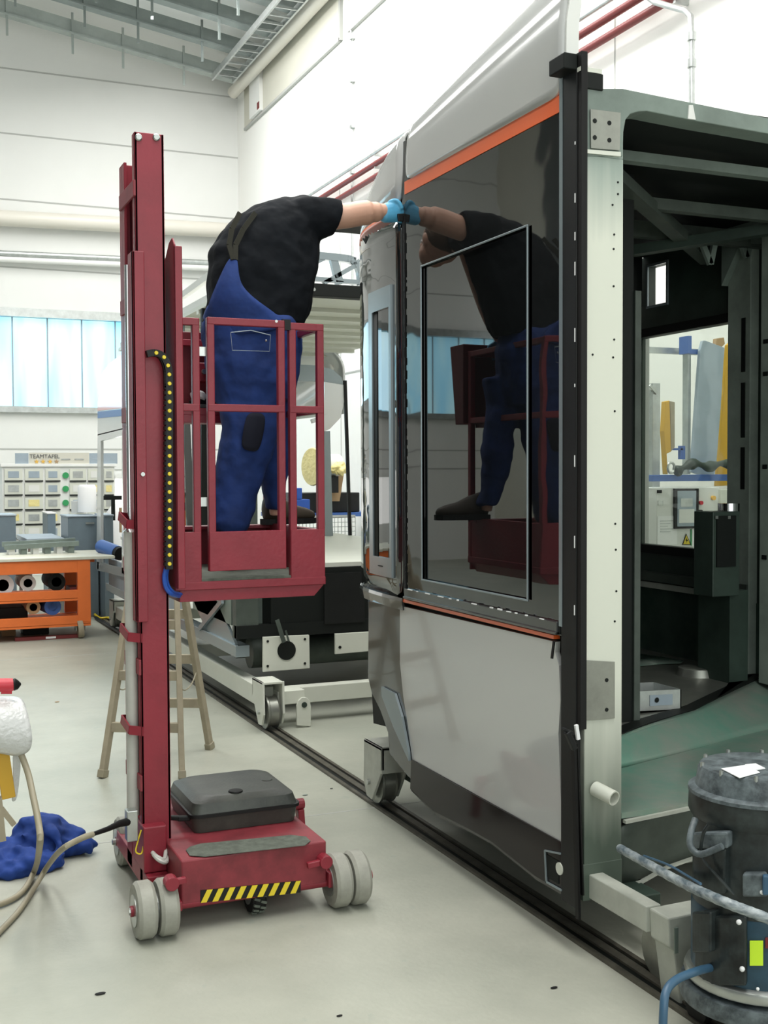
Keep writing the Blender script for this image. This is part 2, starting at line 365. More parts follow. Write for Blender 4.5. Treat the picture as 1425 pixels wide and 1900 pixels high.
# wheels
def wheel(x0, x1, y, z, r, m='wheel_grey', nm='wheel', hub=True, par=L):
    h = x1-x0; mb = MB(); mb.lathe((x0, y, z), [(r*.55, .0), (r*.9, .0), (r, h*.18), (r, h*.82), (r*.9, h), (r*.55, h)], 32, (1, 0, 0))
    w = mb.build(nm, m, par, smooth=True)
    if hub: mb = MB(); mb.lathe((x0-.004, y, z), [(.0, .0), (r*.56, .0), (r*.56, h+.008), (0, h+.008)], 24, (1, 0, 0)); mb.lathe((x0-.02, y, z), [(0, 0), (.014, 0), (.014, .03), (0, .03)], 8, (1, 0, 0)); mb.build('hub', 'steel', w, smooth=True)
    return w
for xa in (.815, .895): wheel(xa, xa+.068, 4.19, .104, .104)
for xa in (1.572, 1.650): wheel(xa, xa+.068, 4.19, .104, .104)
wheel(.905, .965, 5.02, .104, .104); wheel(1.585, 1.645, 5.02, .104, .104)
for q in ((.80, 4.19, 1.75), (.90, 5.02, 1.66)): mb = MB(); mb.tube([(q[0], q[1], .104), (q[2], q[1], .104)], .02); mb.build('axle', 'lift_red', L, smooth=True)
w = wheel(1.265, 1.32, 4.264, .08, .08, 'black_rubber', 'centre_wheel')
mb = MB()
for k in range(18):
    a_ = k*math.tau/18
    for j in (0, 1): mb.bar((1.268+.026*j, 4.264+math.cos(a_+j*.17)*.081, .081+math.sin(a_+j*.17)*.079), (1.29+.026*j, 4.264+math.cos(a_+j*.17+.1)*.081, .081+math.sin(a_+j*.17+.1)*.079), .009)
mb.build('tread', 'grip', w)
# brake levers over wheels
for (p, q_, ends) in ((W(318, 1638, Y=4.12), W(345, 1632, Y=4.12), 0), (W(603, 1598, Y=4.14), W(570, 1606, Y=4.14), 1)):
    mb = MB(); mb.bar(p, q_, .022, .022); mb.lathe(p-Vector((.0, .02, 0)), [(0, 0), (.026, 0), (.026, .05), (0, .05)], 14, (0, 1, 0)); mb.build('brake_lever', 'lift_red', L, .003)
# base side beams and front cross tube
for q in ((.90, .984, 4.36, 5.0, .09, .16), (.93, .984, 4.15, 4.355, .09, .125), (1.556, 1.57, 4.15, 4.24, .09, .15), (1.556, 1.585, 4.7, 5.05, .1, .3)): mb = MB(); mb.box(*q); mb.build('chassis_beam', 'lift_red', L, .004)
mb = MB(); mb.box(.895, .984, 4.40, 4.62, .162, .34); mb.build('mast_foot', 'lift_red', L, .005)
mb = MB(); mb.bar(W(556, 1500, Y=5.0), W(560, 1560, Y=5.0), .03, .05); mb.lathe(W(552, 1492, Y=5.0)-Vector((.03, 0, 0)), [(0, 0), (.025, 0), (.025, .06), (0, .06)], 12, (1, 0, 0)); mb.build('rear_latch', 'lift_red', L, .004)
# mast
xm0, xm1, ym = .900, 1.013, 4.45
ztop = W(270, 246, Y=ym).z
mb = MB(); mb.box(xm0, xm1, ym, ym+.012, .1, ztop); mb.box(xm0, xm0+.012, ym, ym+.05, .1, ztop); mb.box(xm1-.012, xm1, ym, ym+.14, .1, ztop); mast = mb.build('mast', 'lift_red', L, .003)
for xx in (257, 290): p = W(xx, 255, Y=ym-.002); mb = MB(); mb.lathe(p+Vector((0, -.008, 0)), [(0, 0), (.010, 0), (.014, .004), (.014, .01), (0, .01)], 16, (0, 1, 0)); mb.build('bolt', 'steel', mast, smooth=True)
mb = MB(); mb.box(xm0, xm1, 4.70, 4.71, .1, 2.93); mb.box(xm0, xm0+.012, 4.66, 4.76, .1, 2.93); mb.box(xm1-.012, xm1, 4.66, 4.76, .1, 2.93); mb.build('rear_mast_rail', 'lift_red', L, .003)
mb = MB(); mb.box(xm0+.03, xm1-.03, 4.47, 4.72, .15, 2.85); mb.build('inner_channel', 'red_dark', L)
for z in (2.78, 2.36, 1.93, 1.33, .95, .5): mb = MB(); mb.box(xm0-.008, xm0+.002, 4.44, 4.73, z-.03, z+.03); mb.build('mast_tie', 'lift_red_worn', mast, .002)
# moving carriage rail on left front edge
p0, p1 = W(245, 465, Y=4.43), W(263, 985, Y=4.43)
mb = MB(); mb.box(p0.x, p0.x+.045, 4.425, 4.45, p1.z-.35, p0.z); mb.box(p0.x, p0.x+.01, 4.425, 4.52, p1.z-.35, p0.z); mb.build('carriage_rail', 'lift_red', L, .003)
p = W(265, 880, Y=4.42); mb = MB(); mb.lathe(p+Vector((0, -.004, 0)), [(0, 0), (.008, 0), (.008, .01), (0, .01)], 12, (0, 1, 0)); mb.build('bolt', 'steel', mast)
# lift cylinder
mb = MB(); xc = W(244, 1200, Y=4.52).x; mb.tube([(xc, 4.52, .36), (xc, 4.52, 1.47)], .024, 20); cy = mb.build('lift_cylinder', 'cyl_grey', L, smooth=True)
mb = MB(); mb.tube([(xc, 4.52, 1.47), (xc, 4.52, 1.49), (xc, 4.52, 2.5)], [.028, .010, .010], 14); mb.build('piston_rod', 'chrome', cy, smooth=True)
for yy in (972, 1180, 1352):
    z = W(244, yy, Y=4.5).z; mb = MB(); mb.bar((xc-.035, 4.56, z+.03), (xc-.02, 4.48, z), .006, .035); mb.bar((xc-.02, 4.48, z), (xm0+.01, 4.45, z-.004), .006, .035); mb.bar((xc-.03, 4.56, z+.03), (xm0, 4.6, z+.02), .006, .03); mb.build('cylinder_clamp', 'lift_red', cy)
# energy chain
yc = 4.415
cp = [W(272, 657, Y=yc), W(285, 655, Y=yc), W(298, 659, Y=yc), W(307, 670, Y=yc), W(312, 688, Y=yc), W(313, 720, Y=yc)]
cp = smoothpath(cp, 6); cp += [cp[-1].lerp(W(313, 1056, Y=yc), k/36) for k in range(1, 37)]
mb = MB()
for i in range(0, len(cp)-1): mb.bar(cp[i], cp[i+1], .026, .03, up=(0, 1, 0))
ch = mb.build('energy_chain', 'black_plastic', L)
mb = MB(); acc = 0; pins = [cp[1]]; last = cp[1]
tot = 0
for i in range(1, len(cp)):
    seg = cp[i]-cp[i-1]; l = seg.length; s_ = 0
    while tot+l-s_ >= .0345:
        s_ += .0345-tot; tot = 0; pins.append(cp[i-1]+seg*(s_/l))
    tot += l-s_
for p in pins[1:]:
    mb = MB(); mb.lathe(p+Vector((0, -.019, 0)), [(0, 0), (.0065, 0), (.0078, .004), (0, .004)], 12, (0, 1, 0)); mb.build('chain_pin', 'yellow', ch)
# teeth of the chain links
mb = MB()
for i in range(8, len(cp)-1, 1): mb.box(cp[i].x-.018, cp[i].x-.012, yc-.012, yc+.012, cp[i].z-.006, cp[i].z+.008)
mb.build('link_teeth', 'black_rubber', ch)
hp = smoothpath([W(310, 1050, Y=4.43), W(305, 1070, Y=4.43), W(308, 1090, Y=4.43), W(318, 1102, Y=4.44), W(332, 1106, Y=4.5)], 6)
mb = MB(); mb.tube(hp, .009, 8); mb.tube([h+Vector((.012, .01, .006)) for h in hp], .006, 8); mb.build('air_hose', 'blue_hose_small', ch, smooth=True)
# carriage plate with rounded top
mb = MB(); zt = 2.60; prof = [(1.035, 4.40, 1.25), (1.035, 4.66, 1.25), (1.035, 4.66, zt-.22), (1.035, 4.60, zt-.10), (1.035, 4.48, zt-.01), (1.035, 4.43, zt), (1.035, 4.40, zt-.03)]
mb.prism(prof, (.008, 0, 0)); mb.box(1.035, 1.068, 4.40, 4.408, 1.25, zt-.035); mb.build('carriage_plate', 'lift_red', L, .003)
# cage
YF, YR = 4.50, 5.26
def rx(px): return W(px, 800, Y=YF).x
def rz(py, px=460): return W(px, py, Y=YF).z
z_top = rz(595); z_mid = rz(758); z_pan = rz(985); z_fl = 1.30
T = .029
x_l0, x_b1 = rx(322), rx(372); x_r0, x_r1 = rx(538), rx(602); g0, g1 = rx(384), rx(527)
def frame(x0, x1, y, name, panel_z0, zt, zm, zp, zb, posts=True):
    mb = MB(); mb.box(x0, x0+T, y, y+T, zb, zt); mb.box(x1-T, x1, y, y+T, zb, zt); mb.box(x0+.001, x1-.001, y-.0012, y+T-.0012, zt-T+.001, zt+.001); mb.box(x0+.001, x1-.001, y-.0012, y+T-.0012, zm-T/2, zm+T/2)
    o = mb.build(name, 'lift_red', L, .003)
    mb = MB(); mb.box(x0+.0015, x1-.0015, y-.0025, y+T-.004, panel_z0+.001, zp); mb.build('kick_panel', 'lift_red', o, .002); return o
zf0 = rz(1090)
frame(x_l0, x_b1, YF, 'guard_frame', zf0, z_top, z_mid, z_pan, zf0)
frame(x_r0, x_r1, YF, 'guard_frame', zf0, z_top, z_mid, z_pan, zf0)
gt = frame(g0, g1, YF-.02, 'gate', rz(1057), z_top+.004, z_mid, z_pan, rz(1057))
mb = MB(); mb.box(g1-.005, x_r0+.005, YF-.005, YF+.02, z_top-.03, z_top+.012); mb.build('latch', 'black_plastic', gt)
p = W(513, 596, Y=YF-.022); mb = MB(); mb.lathe(p, [(0, 0), (.006, 0), (.006, .008), (0, .008)], 10, (0, 1, 0)); mb.build('latch_pin', 'steel', gt)
mb = MB(); 
for zz in (rz(655), rz(930)): mb.box(x_b1-.004, g0+.004, YF+.002, YF+.015, zz-.018, zz+.018)
mb.build('hinge', 'steel', gt)
# side and rear guards
mb = MB()
for x in (x_l0, x_r1-T):
    mb.box(x+.001, x+T-.001, YF+.01, YR-.001, z_top-T+.0015, z_top-.0005); mb.box(x+.001, x+T-.001, YF+.01, YR-.001, z_mid-T/2, z_mid+T/2); mb.box(x, x+T, YR-T, YR, zf0, z_top)
mb.box(x_l0+.002, x_r1-.002, YR-T+.001, YR+.001, z_top-T+.001, z_top+.001); mb.box(x_l0+.002, x_r1-.002, YR-T+.001, YR+.001, z_mid-T/2, z_mid+T/2)
mb.build('rear_guard', 'lift_red', L, .003)
mb = MB(); mb.box(x_l0+.003, x_r1-.003, YR-T+.002, YR-.01, z_fl-.1, 1.4395); mb.box(x_l0+.003, x_l0+T-.003, YF+.03, YR-.03, zf0, z_pan-.002); mb.box(x_r1-T+.003, x_r1-.003, YF+.03, YR-.03, zf0, z_pan-.002); mb.box(x_l0, x_r1, YR-.09, YR, 1.44, 1.455); mb.build('toe_board', 'lift_red', L, .002)
mb = MB(); mb.box(x_l0-.001, x_r1+.001, YF-.004, YR+.002, zf0-.001, rz(1070)-.012); xr = x_r1
mb.build('platform_frame', 'lift_red', L, .003)
mb = MB(); z5 = W(460, 1112, Y=YF).z; mb.prism([(x_l0+.02, YF+.01, zf0), (x_r1, YF+.01, zf0), (x_r1-.045, YF+.01, z5), (x_l0+.02, YF+.01, z5)], (0, YR-YF-.02, 0)); mb.build('under_tray', 'lift_red', L, .002)
mb = MB(); mb.box(x_l0+.03, x_r1-.03, YF+.002, YR-.03, rz(1070)-.012, rz(1070)-.002); mb.build('platform_deck', 'grip', L)
# rear tool shelf and control box in the cage
zs = 1.955
mb = MB(); mb.box(x_l0+.02, x_r1-.03, 5.06, 5.235, zs-.035, zs); mb.box(x_l0+.02, x_r1-.03, 5.06, 5.065, zs, zs+.03); mb.build('tool_shelf', 'lift_red', L, .002)
mb = MB(); mb.prism([(x_l0-.01, YR+.01, 1.94), (x_l0-.01, YR+.10, 1.94), (x_l0-.01, YR+.16, z_top+.04), (x_l0-.01, YR+.01, z_top+.04)], (x_r1-x_l0+.03, 0, 0)); mb.build('rear_box', 'red_dark', L, .004)  # darker red puts the unlit far side into the box's colour
mb = MB(); mb.box(1.30, 1.42, 5.1, 5.22, 2.11, 2.19); cb = mb.build('control_box', 'lift_red', L, .004)
mb = MB(); mb.box(1.36, 1.395, 5.085, 5.10, 2.14, 2.2); mb.lathe((1.33, 5.1, 2.15), [(0, -.02), (.012, -.02), (.012, 0)], 10, (0, 1, 0)); mb.build('switch', 'steel', cb)
mb = MB(); mb.lathe((1.31, 5.12, zs+.09), [(0.001, -.02), (.03, -.018), (.038, 0), (.03, .012), (0, .016)], 20, (.3, .4, 1)); tag(mb.build('cup', 'paper', smooth=True), 'white round cup on the red shelf inside the lift cage', 'cup')
mb = MB(); mb.box(1.27, 1.40, 5.09, 5.18, zs+.001, zs+.05); mb.bar((1.27, 5.1, zs+.052), (1.4, 5.15, zs+.075), .03); mb.lathe((1.3, 5.085, zs+.03), [(0, 0), (.02, 0), (.02, .05), (0, .05)], 12, (1, 0, 0)); tag(mb.build('power_tool', 'black_plastic', bevel=.004), 'black hand tool with cables lying on the red shelf in the lift cage', 'tool')
mb = MB(); mb.box(1.50, 1.60, 5.08, 5.16, zs+.001, zs+.035); mb.lathe((1.57, 5.12, zs+.035), [(0, 0), (.016, 0), (.016, .02), (0, .02)], 12); tag(mb.build('fastener_box', 'steel', bevel=.003), 'small metal box at the right end of the red cage shelf', 'box')
p = W(572, 1035, Y=YF-.0)
mb = MB(); mb.bar(W(572, 1028, Y=YF), W(573, 1044, Y=YF), .003, .003); mb.build('scratch', 'paper', L)
# junction box + cable of the lift
p = W(238, 1525, Y=4.45)
mb = MB(); mb.box(p.x-.012, p.x+.03, 4.41, 4.46, W(238, 1560, Y=4.43).z, W(238, 1503, Y=4.43).z); jb = mb.build('junction_box', 'steel', L, .003)
mb = MB(); mb.tube([W(236, 1525, Y=4.42), W(222, 1528, Y=4.38), W(200, 1538, Y=4.32), W(172, 1548, Y=4.25)], [.016, .013, .010, .008], 12); mb.build('plug', 'black_rubber', jb, smooth=True)
mb = MB(); mb.tube(smoothpath([W(283, 1582, Y=4.4), W(292, 1590, Y=4.36), W(305, 1594, Y=4.36), (.985, 4.42, .245)], 5), .008, 8); mb.tube(smoothpath([W(285, 1586, Y=4.38), W(295, 1596, Y=4.34), W(308, 1600, Y=4.34), (.985, 4.40, .22)], 5), .008, 8); mb.build('motor_hose', 'cyl_grey', L, smooth=True)
mb = MB(); mb.tube(smoothpath([W(262, 1540, Y=4.42), W(256, 1560, Y=4.42), W(252, 1580, Y=4.42), W(262, 1584, Y=4.42), W(266, 1570, Y=4.42)], 5), .003, 6); mb.build('thin_cable', 'yellow', L, smooth=True)
# suitcase
S = thing('tool_case', 'black plastic tool case lying on the red lift base', 'case', (1.32, 4.67, .27))
def rr(x0, x1, y0, y1, z, r, n=5):
    o = []
    for cx, cy, a0 in ((x1-r, y1-r, 0), (x0+r, y1-r, 90), (x0+r, y0+r, 180), (x1-r, y0+r, 270)):
        for k in range(n+1): a = math.radians(a0+90*k/n); o.append(Vector((cx+r*math.cos(a), cy+r*math.sin(a), z)))
    return o
mb = MB(); mb.rings([rr(1.11, 1.53, 4.46, 4.87, .272, .03), rr(1.105, 1.535, 4.455, 4.875, .29, .035), rr(1.10, 1.54, 4.45, 4.88, .335, .035)]); mb.build('bottom_shell', 'case_black', S, smooth=True)
mb = MB(); mb.rings([rr(1.09, 1.55, 4.44, 4.89, .335, .04), rr(1.09, 1.55, 4.44, 4.89, .347, .04)]); mb.build('rim', 'black_plastic', S, smooth=True)
mb = MB(); mb.rings([rr(1.10, 1.54, 4.45, 4.88, .347, .035), rr(1.11, 1.53, 4.46, 4.87, .385, .045), rr(1.135, 1.505, 4.49, 4.84, .402, .07), rr(1.16, 1.48, 4.515, 4.815, .404, .07)]); lid = mb.build('lid', 'case_black', S, smooth=True)
mb = MB(); c_ = W(437, 1468, z=.405); mb.lathe(c_, [(0, 0), (.03, 0), (.028, .004), (.02, .005), (0, .005)], 20); mb.build('emblem', 'black_rubber', lid, smooth=True)
mb = MB(); c_ = W(495, 1447, z=.404); mb.lathe(c_, [(0, 0), (.025, 0), (.02, .004), (0, .004)], 16); mb.build('lid_boss', 'case_black', lid, smooth=True)
mb = MB(); mb.bar((1.05, 4.50, .33), (1.10, 4.50, .325), .022, .02); mb.bar((1.0, 4.52, .335), (1.06, 4.50, .33), .02, .018); mb.build('handle', 'black_plastic', S, .004)
# ================= PERSON =================
def sec(lx, ly, rx_, ry, Y, dep, tiltY=0, n=20, pw=2.4):
    l = W(lx, ly, Y=Y); r = W(rx_, ry, Y=Y+tiltY); c = (l+r)/2; a = (r-l)/2
    ax = a.cross(Vector((0, 1, 0))); b = ax.cross(a).normalized()*dep
    if b.y < 0: b = -b
    out = []
    for k in range(n):
        t = k*math.tau/n; cs, sn = math.cos(t), math.sin(t)
        out.append(c+a*math.copysign(abs(cs)**(2/pw), cs)+b*math.copysign(abs(sn)**(2/pw), sn))
    return out
def organic(mb, name, m, parent, vox=.009, sm=6, disp=0, dscale=.1):
    o = mb.build(name, m, parent, smooth='all')
    r = o.modifiers.new('remesh', 'REMESH'); r.mode = 'VOXEL'; r.voxel_size = vox; r.use_smooth_shade = True
    s = o.modifiers.new('smooth', 'SMOOTH'); s.factor = .5; s.iterations = sm
    if disp:
        t = bpy.data.textures.new(name+'_folds', 'CLOUDS'); t.noise_scale = dscale; t.noise_depth = 1
        d = o.modifiers.new('folds', 'DISPLACE'); d.texture = t; d.strength = disp; d.mid_level = .5; d.texture_coords = 'LOCAL'
    return o
mat('strap_olive', (.022, .022, .016), .9, spec=.2)
PR = thing('person', 'person in black t-shirt and blue bib overalls bending out of the lift cage', 'person', (1.42, 4.87, 1.32))
YP = 4.88
# trousers with bib
mb = MB()
mb.rings([sec(447, 512, 452, 545, YP-.09, .02), sec(400, 540, 480, 570, YP-.02, .10), sec(378, 582, 548, 600, YP, .165), sec(377, 625, 556, 632, YP, .175), sec(384, 670, 553, 672, YP, .17), sec(393, 712, 548, 712, YP, .155), sec(402, 745, 540, 745, YP, .12)])
mb.rings([sec(392, 690, 505, 690, YP-.02, .12), sec(408, 745, 520, 750, YP-.02, .11), sec(414, 790, 517, 800, YP-.03, .105), sec(408, 835, 500, 850, YP-.02, .10), sec(399, 880, 484, 895, YP, .095), sec(395, 930, 472, 935, YP, .095), sec(394, 968, 462, 976, YP, .10), sec(397, 984, 450, 990, YP+.01, .09)])
mb.rings([sec(470, 690, 553, 690, YP+.09, .10), sec(478, 745, 543, 745, YP+.10, .10), sec(486, 800, 541, 800, YP+.13, .09), sec(484, 850, 538, 850, YP+.15, .085), sec(483, 890, 530, 893, YP+.18, .075), sec(490, 920, 528, 922, YP+.20, .065), sec(494, 945, 530, 945, YP+.21, .06)])
organic(mb, 'trousers', 'navy', PR, .009, 5, .022, .09)
# bib: a cloth panel laid over the shirt
def patch(rows, m, name, parent, th=.012, ypl=None, disp=0):
    mb = MB(); vs = []; 
    for row in rows: vs.append([W(px, py, Y=y) for px, py, y in row])
    n = len(vs[0]); flat = [v for r in vs for v in r]; fs = []
    for i in range(len(vs)-1):
        for k in range(n-1): fs.append((i*n+k, i*n+k+1, (i+1)*n+k+1, (i+1)*n+k))
    mb.add(flat, fs); o = mb.build(name, m, parent, smooth='all')
    s = o.modifiers.new('sub', 'SUBSURF'); s.levels = 2; s.render_levels = 2
    d = o.modifiers.new('th', 'SOLIDIFY'); d.thickness = th; d.offset = 0
    return o
# shirt
mb = MB()
mb.rings([sec(376, 598, 560, 606, YP+.01, .155), sec(384, 555, 569, 585, YP+.02, .16), sec(386, 505, 578, 545, YP+.03, .165), sec(390, 462, 584, 500, YP+.05, .17), sec(410, 430, 587, 470, YP+.07, .175), sec(440, 400, 586, 450, YP+.09, .175), sec(478, 379, 586, 446, YP+.10, .165), sec(520, 368, 588, 444, YP+.12, .15), sec(560, 366, 596, 436, YP+.13, .11), sec(590, 370, 604, 430, YP+.12, .07)])
mb.rings([sec(545, 368, 560, 448, YP+.03, .085), sec(580, 365, 588, 443, YP+.02, .08), sec(608, 368, 606, 439, YP+.01, .075), sec(629, 374, 621, 436, YP, .07)])
sh = organic(mb, 'shirt', 'shirt_black', PR, .009, 5, .024, .10)
patch([[(440, 478, 4.725), (432, 478, 4.725), (424, 482, 4.73)], [(442, 505, 4.70), (428, 508, 4.70), (410, 512, 4.73)], [(446, 532, 4.69), (425, 536, 4.685), (398, 540, 4.75)], [(478, 560, 4.685), (430, 566, 4.68), (387, 568, 4.78)], [(522, 588, 4.705), (440, 596, 4.69), (380, 596, 4.82)], [(530, 612, 4.70), (450, 620, 4.69), (380, 620, 4.84)]], 'navy', 'bib', PR)
mb = MB()
def strap(p): mb.tube([W(a, b, Y=y) for a, b, y in p], .014, 6)
mb = MB()
for off in (0, 12):
    pts = [W(433+off*.3, 482, Y=4.715), W(425+off, 455, Y=4.745), W(430+off*1.8, 425, Y=4.775), W(445+off*2.4, 395, Y=4.82)]
    for i in range(3): mb.bar(pts[i], pts[i+1], .022, .006, up=(0, -1, 0))
mb.build('brace', 'strap_olive', PR)
patch([[(457, 765, 4.735), (476, 766, 4.73), (494, 768, 4.745)], [(452, 800, 4.725), (470, 802, 4.72), (488, 804, 4.735)], [(446, 832, 4.75), (462, 836, 4.745), (480, 840, 4.76)]], 'navy_dark', 'knee_patch', PR, .008)
mb = MB(); mb.tube([W(428, 617, Y=4.665), W(465, 613, Y=4.66), W(502, 622, Y=4.665)], .002, 6); mb.tube([W(428, 617, Y=4.665), W(431, 650, Y=4.665), W(500, 652, Y=4.665), W(502, 622, Y=4.665)], .0012, 6); mb.build('pocket_seam', 'pale_blue', PR)
mb = MB(); mb.lathe(W(494, 632, Y=4.665), [(0, 0), (.005, 0), (0, .004)], 8, (0, -1, 0)); mb.build('pocket_stud', 'steel', PR)
# body: head, neck, trunk, arms, shins
mb = MB(); YA = YP+.01
arm = [(570, 405, .055, YP+.06), (610, 404, .055, YP+.02), (640, 401, .056, YP), (668, 396, .056, YP), (688, 394, .046, YP), (705, 393, .036, YP), (716, 392, .030, YP), (728, 393, .028, YP)]
mb.tube(smoothpath([W(a, b, Y=y) for a, b, r, y in arm], 4), [arm[min(i//4, len(arm)-1)][2] for i in range((len(arm)-1)*4+1)], 18)
tr = [(470, 640, .13, YP+.02), (470, 560, .12, YP+.02), (490, 480, .13, YP+.06), (530, 430, .12, YP+.10), (556, 418, .06, YP+.17), (562, 420, .055, YP+.22)]
mb.tube([W(a, b, Y=y) for a, b, r, y in tr], [t[2] for t in tr], 18)
hc = W(558, 425, Y=YP+.33); hx = Vector((.35, .85, -.25)).normalized()
mb.ball(hc, .1, .82, .98, 1.12, 20); mb.ball(hc+Vector((.03, .05, -.06)), .065, 1, 1, 1)
mb.ball(hc+Vector((.045, .105, -.01)), .018, .8, 1.4, 1.2); mb.ball(hc+Vector((-.082, .0, 0)), .026, .35, .8, 1.2); mb.ball(hc+Vector((.082, .0, 0)), .026, .35, .8, 1.2)
# other arm, holding the cab edge
o_arm = [W(548, 425, Y=YP+.15), Vector((1.86, 5.06, 2.60)), Vector((2.06, 5.02, 2.50)), Vector((2.12, 5.0, 2.62))]
o_arm = [W(556, 420, Y=YP+.20), Vector((1.62, 5.16, 2.52)), Vector((1.50, 5.235, 2.37))]
mb.tube(smoothpath(o_arm, 4), [.055, .055, .052, .05, .048, .045, .04, .035, .03], 14)
mb.tube([W(432, 700, Y=YP), W(455, 810, Y=YP), W(430, 1000, Y=YP)], [.08, .06, .04], 14)
mb.tube([W(510, 700, Y=YP+.1), W(512, 800, Y=YP+.135), W(509, 880, Y=YP+.175), W(511, 955, Y=YP+.22)], [.06, .042, .032, .028], 14)
bd = organic(mb, 'body', 'skin', PR, .007, 3)
mb = MB(); mb.ball(hc+Vector((-.005, -.02, .022)), .104, .84, .96, 1.08, 20); organic(mb, 'hair', 'hair', PR, .01, 2)
for sx, nm in ((-.03, 'eye'), (.035, 'eye')): mb = MB(); mb.ball(hc+Vector((.012+sx, .092, .01)), .011); mb.build(nm, 'paper', bd, smooth='all')
mb = MB(); mb.bar(hc+Vector((-.01, .105, -.06)), hc+Vector((.05, .1, -.06)), .008, .006); mb.build('mouth', 'pipe_red', bd)
# glove: palm, five fingers
def fing(mb, pts, r): mb.tube(smoothpath([W(a, b, Y=y) for a, b, y in pts], 3), [r*(1-.02*i) for i in range(3*(len(pts)-1)+1)], 10)
mb = MB()
mb.rings([sec(706, 381, 708, 410, YP, .026), sec(714, 377, 714, 413, YP, .034), sec(724, 373, 728, 413, YP, .034), sec(736, 376, 738, 412, YP, .030), sec(741, 381, 743, 410, YP, .024)])
fing(mb, [(734, 379, YP-.005), (744, 383, YP-.012), (748, 393, YP-.014), (744, 402, YP-.012)], .0105)
fing(mb, [(736, 390, YP-.012), (748, 394, YP-.02), (754, 400, YP-.015), (750, 407, YP-.005)], .0105)
fing(mb, [(735, 400, YP-.012), (747, 404, YP-.018), (754, 408, YP-.010), (751, 412, YP)], .0098)
fing(mb, [(733, 407, YP-.008), (743, 411, YP-.012), (749, 414, YP-.004), (747, 417, YP+.006)], .009)
fing(mb, [(722, 376, YP-.01), (733, 372, YP-.022), (741, 377, YP-.03), (746, 388, YP-.03)], .0115)
organic(mb, 'glove', 'glove', PR, .0045, 2)
mb = MB(); a_ = Vector((1.49, 5.24, 2.36)); mb.ball(a_, .045, 1, .7, 1.1)
for k in range(4): mb.tube([a_+Vector((-.03+.02*k, 0, -.02)), a_+Vector((-.034+.024*k, .01, -.065)), a_+Vector((-.034+.024*k, .03, -.09))], .0095, 8)
mb.tube([a_+Vector((.035, 0, .0)), a_+Vector((.065, .02, -.02)), a_+Vector((.07, .03, -.05))], .011, 8)
organic(mb, 'glove', 'glove', PR, .006, 2)
# shoes
def shoe(p, ang, tip=0):
    mb = MB(); R = Matrix.Rotation(ang, 3, 'Z') @ Matrix.Rotation(tip, 3, 'Y')
    def ring(x, w, h0, h1): return [p+R @ Vector((x, w*math.cos(t)*(1 if abs(math.cos(t)) < .7 else 1), h0+(h1-h0)*(.5+.5*math.sin(t)))) for t in [k*math.tau/16 for k in range(16)]]
    mb.rings([ring(-.085, .02, .02, .07), ring(-.08, .033, .005, .11), ring(-.04, .038, .0, .125), ring(.02, .04, .0, .105), ring(.08, .045, .0, .075), ring(.14, .043, .0, .06), ring(.175, .03, .005, .045), ring(.185, .012, .012, .03)])
    o = mb.build('shoe', 'shoe', PR, smooth='all')
    mb = MB(); mb.rings([[p+R @ Vector((x*s_, y, z)) for x, y in ((-.09, -.03), (-.05, -.042), (.03, -.042), (.1, -.05), (.16, -.045), (.19, -.02), (.19, .02), (.16, .045), (.1, .05), (.03, .042), (-.05, .042), (-.09, .03))] for z, s_ in ((-.014, 1), (.012, 1))]); mb.build('sole', 'black_rubber', o)
ps = W(512, 972, Y=5.17); ps.z = 1.47
shoe(ps+Vector((.02, 0, 0)), math.radians(12))
pl_ = W(432, 990, Y=YP); pl_.z = 1.335
shoe(pl_, math.radians(55))
mb = MB(); a_, b_ = W(738, 404, Y=YP-.035), W(768, 403, Y=YP-.03)
mb.bar(a_, b_, .012, .035); mb.bar(W(750, 408, Y=YP-.03), W(758, 425, Y=YP-.02), .01, .012); tag(mb.build('sealing_tool', 'black_plastic', bevel=.003), 'small black sealing tool held in the blue gloved hand at the cab seam', 'tool')
# ================= CAB NEAREST =================
mat('skirt_grey', (.035, .037, .037), .12, 0, ior=1.7, coat=.3, bump=.05, bscale=3)
def gridsurf(rows, m, name, parent, th=.02, sub=0, off=1):
    vs = [v for r in rows for v in r]; n = len(rows[0]); fs = []
    for i in range(len(rows)-1):
        for k in range(n-1): fs.append((i*n+k, i*n+k+1, (i+1)*n+k+1, (i+1)*n+k))
    mb = MB(); mb.add(vs, fs); o = mb.build(name, m, parent, smooth='all' if (sub or th > .013 or th < .004) else False)
    if sub: s = o.modifiers.new('sub', 'SUBSURF'); s.levels = sub; s.render_levels = sub
    if th: d = o.modifiers.new('th', 'SOLIDIFY'); d.thickness = th; d.offset = 0
    return o
def xwall(x0, x1, Y0, Y1, Z0, Z1, holes, mb=None):
    "wall across X with rectangular holes (y0,y1,z0,z1)"
    mb = mb or MB(); ys = sorted({Y0, Y1, *[h[0] for h in holes], *[h[1] for h in holes]}); zs = sorted({Z0, Z1, *[h[2] for h in holes], *[h[3] for h in holes]})
    for i in range(len(ys)-1):
        for j in range(len(zs)-1):
            cy, cz = (ys[i]+ys[i+1])/2, (zs[j]+zs[j+1])/2
            if any(h[0] < cy < h[1] and h[2] < cz < h[3] for h in holes): continue
            mb.box(x0, x1, ys[i], ys[i+1], zs[j], zs[j+1])
    return mb
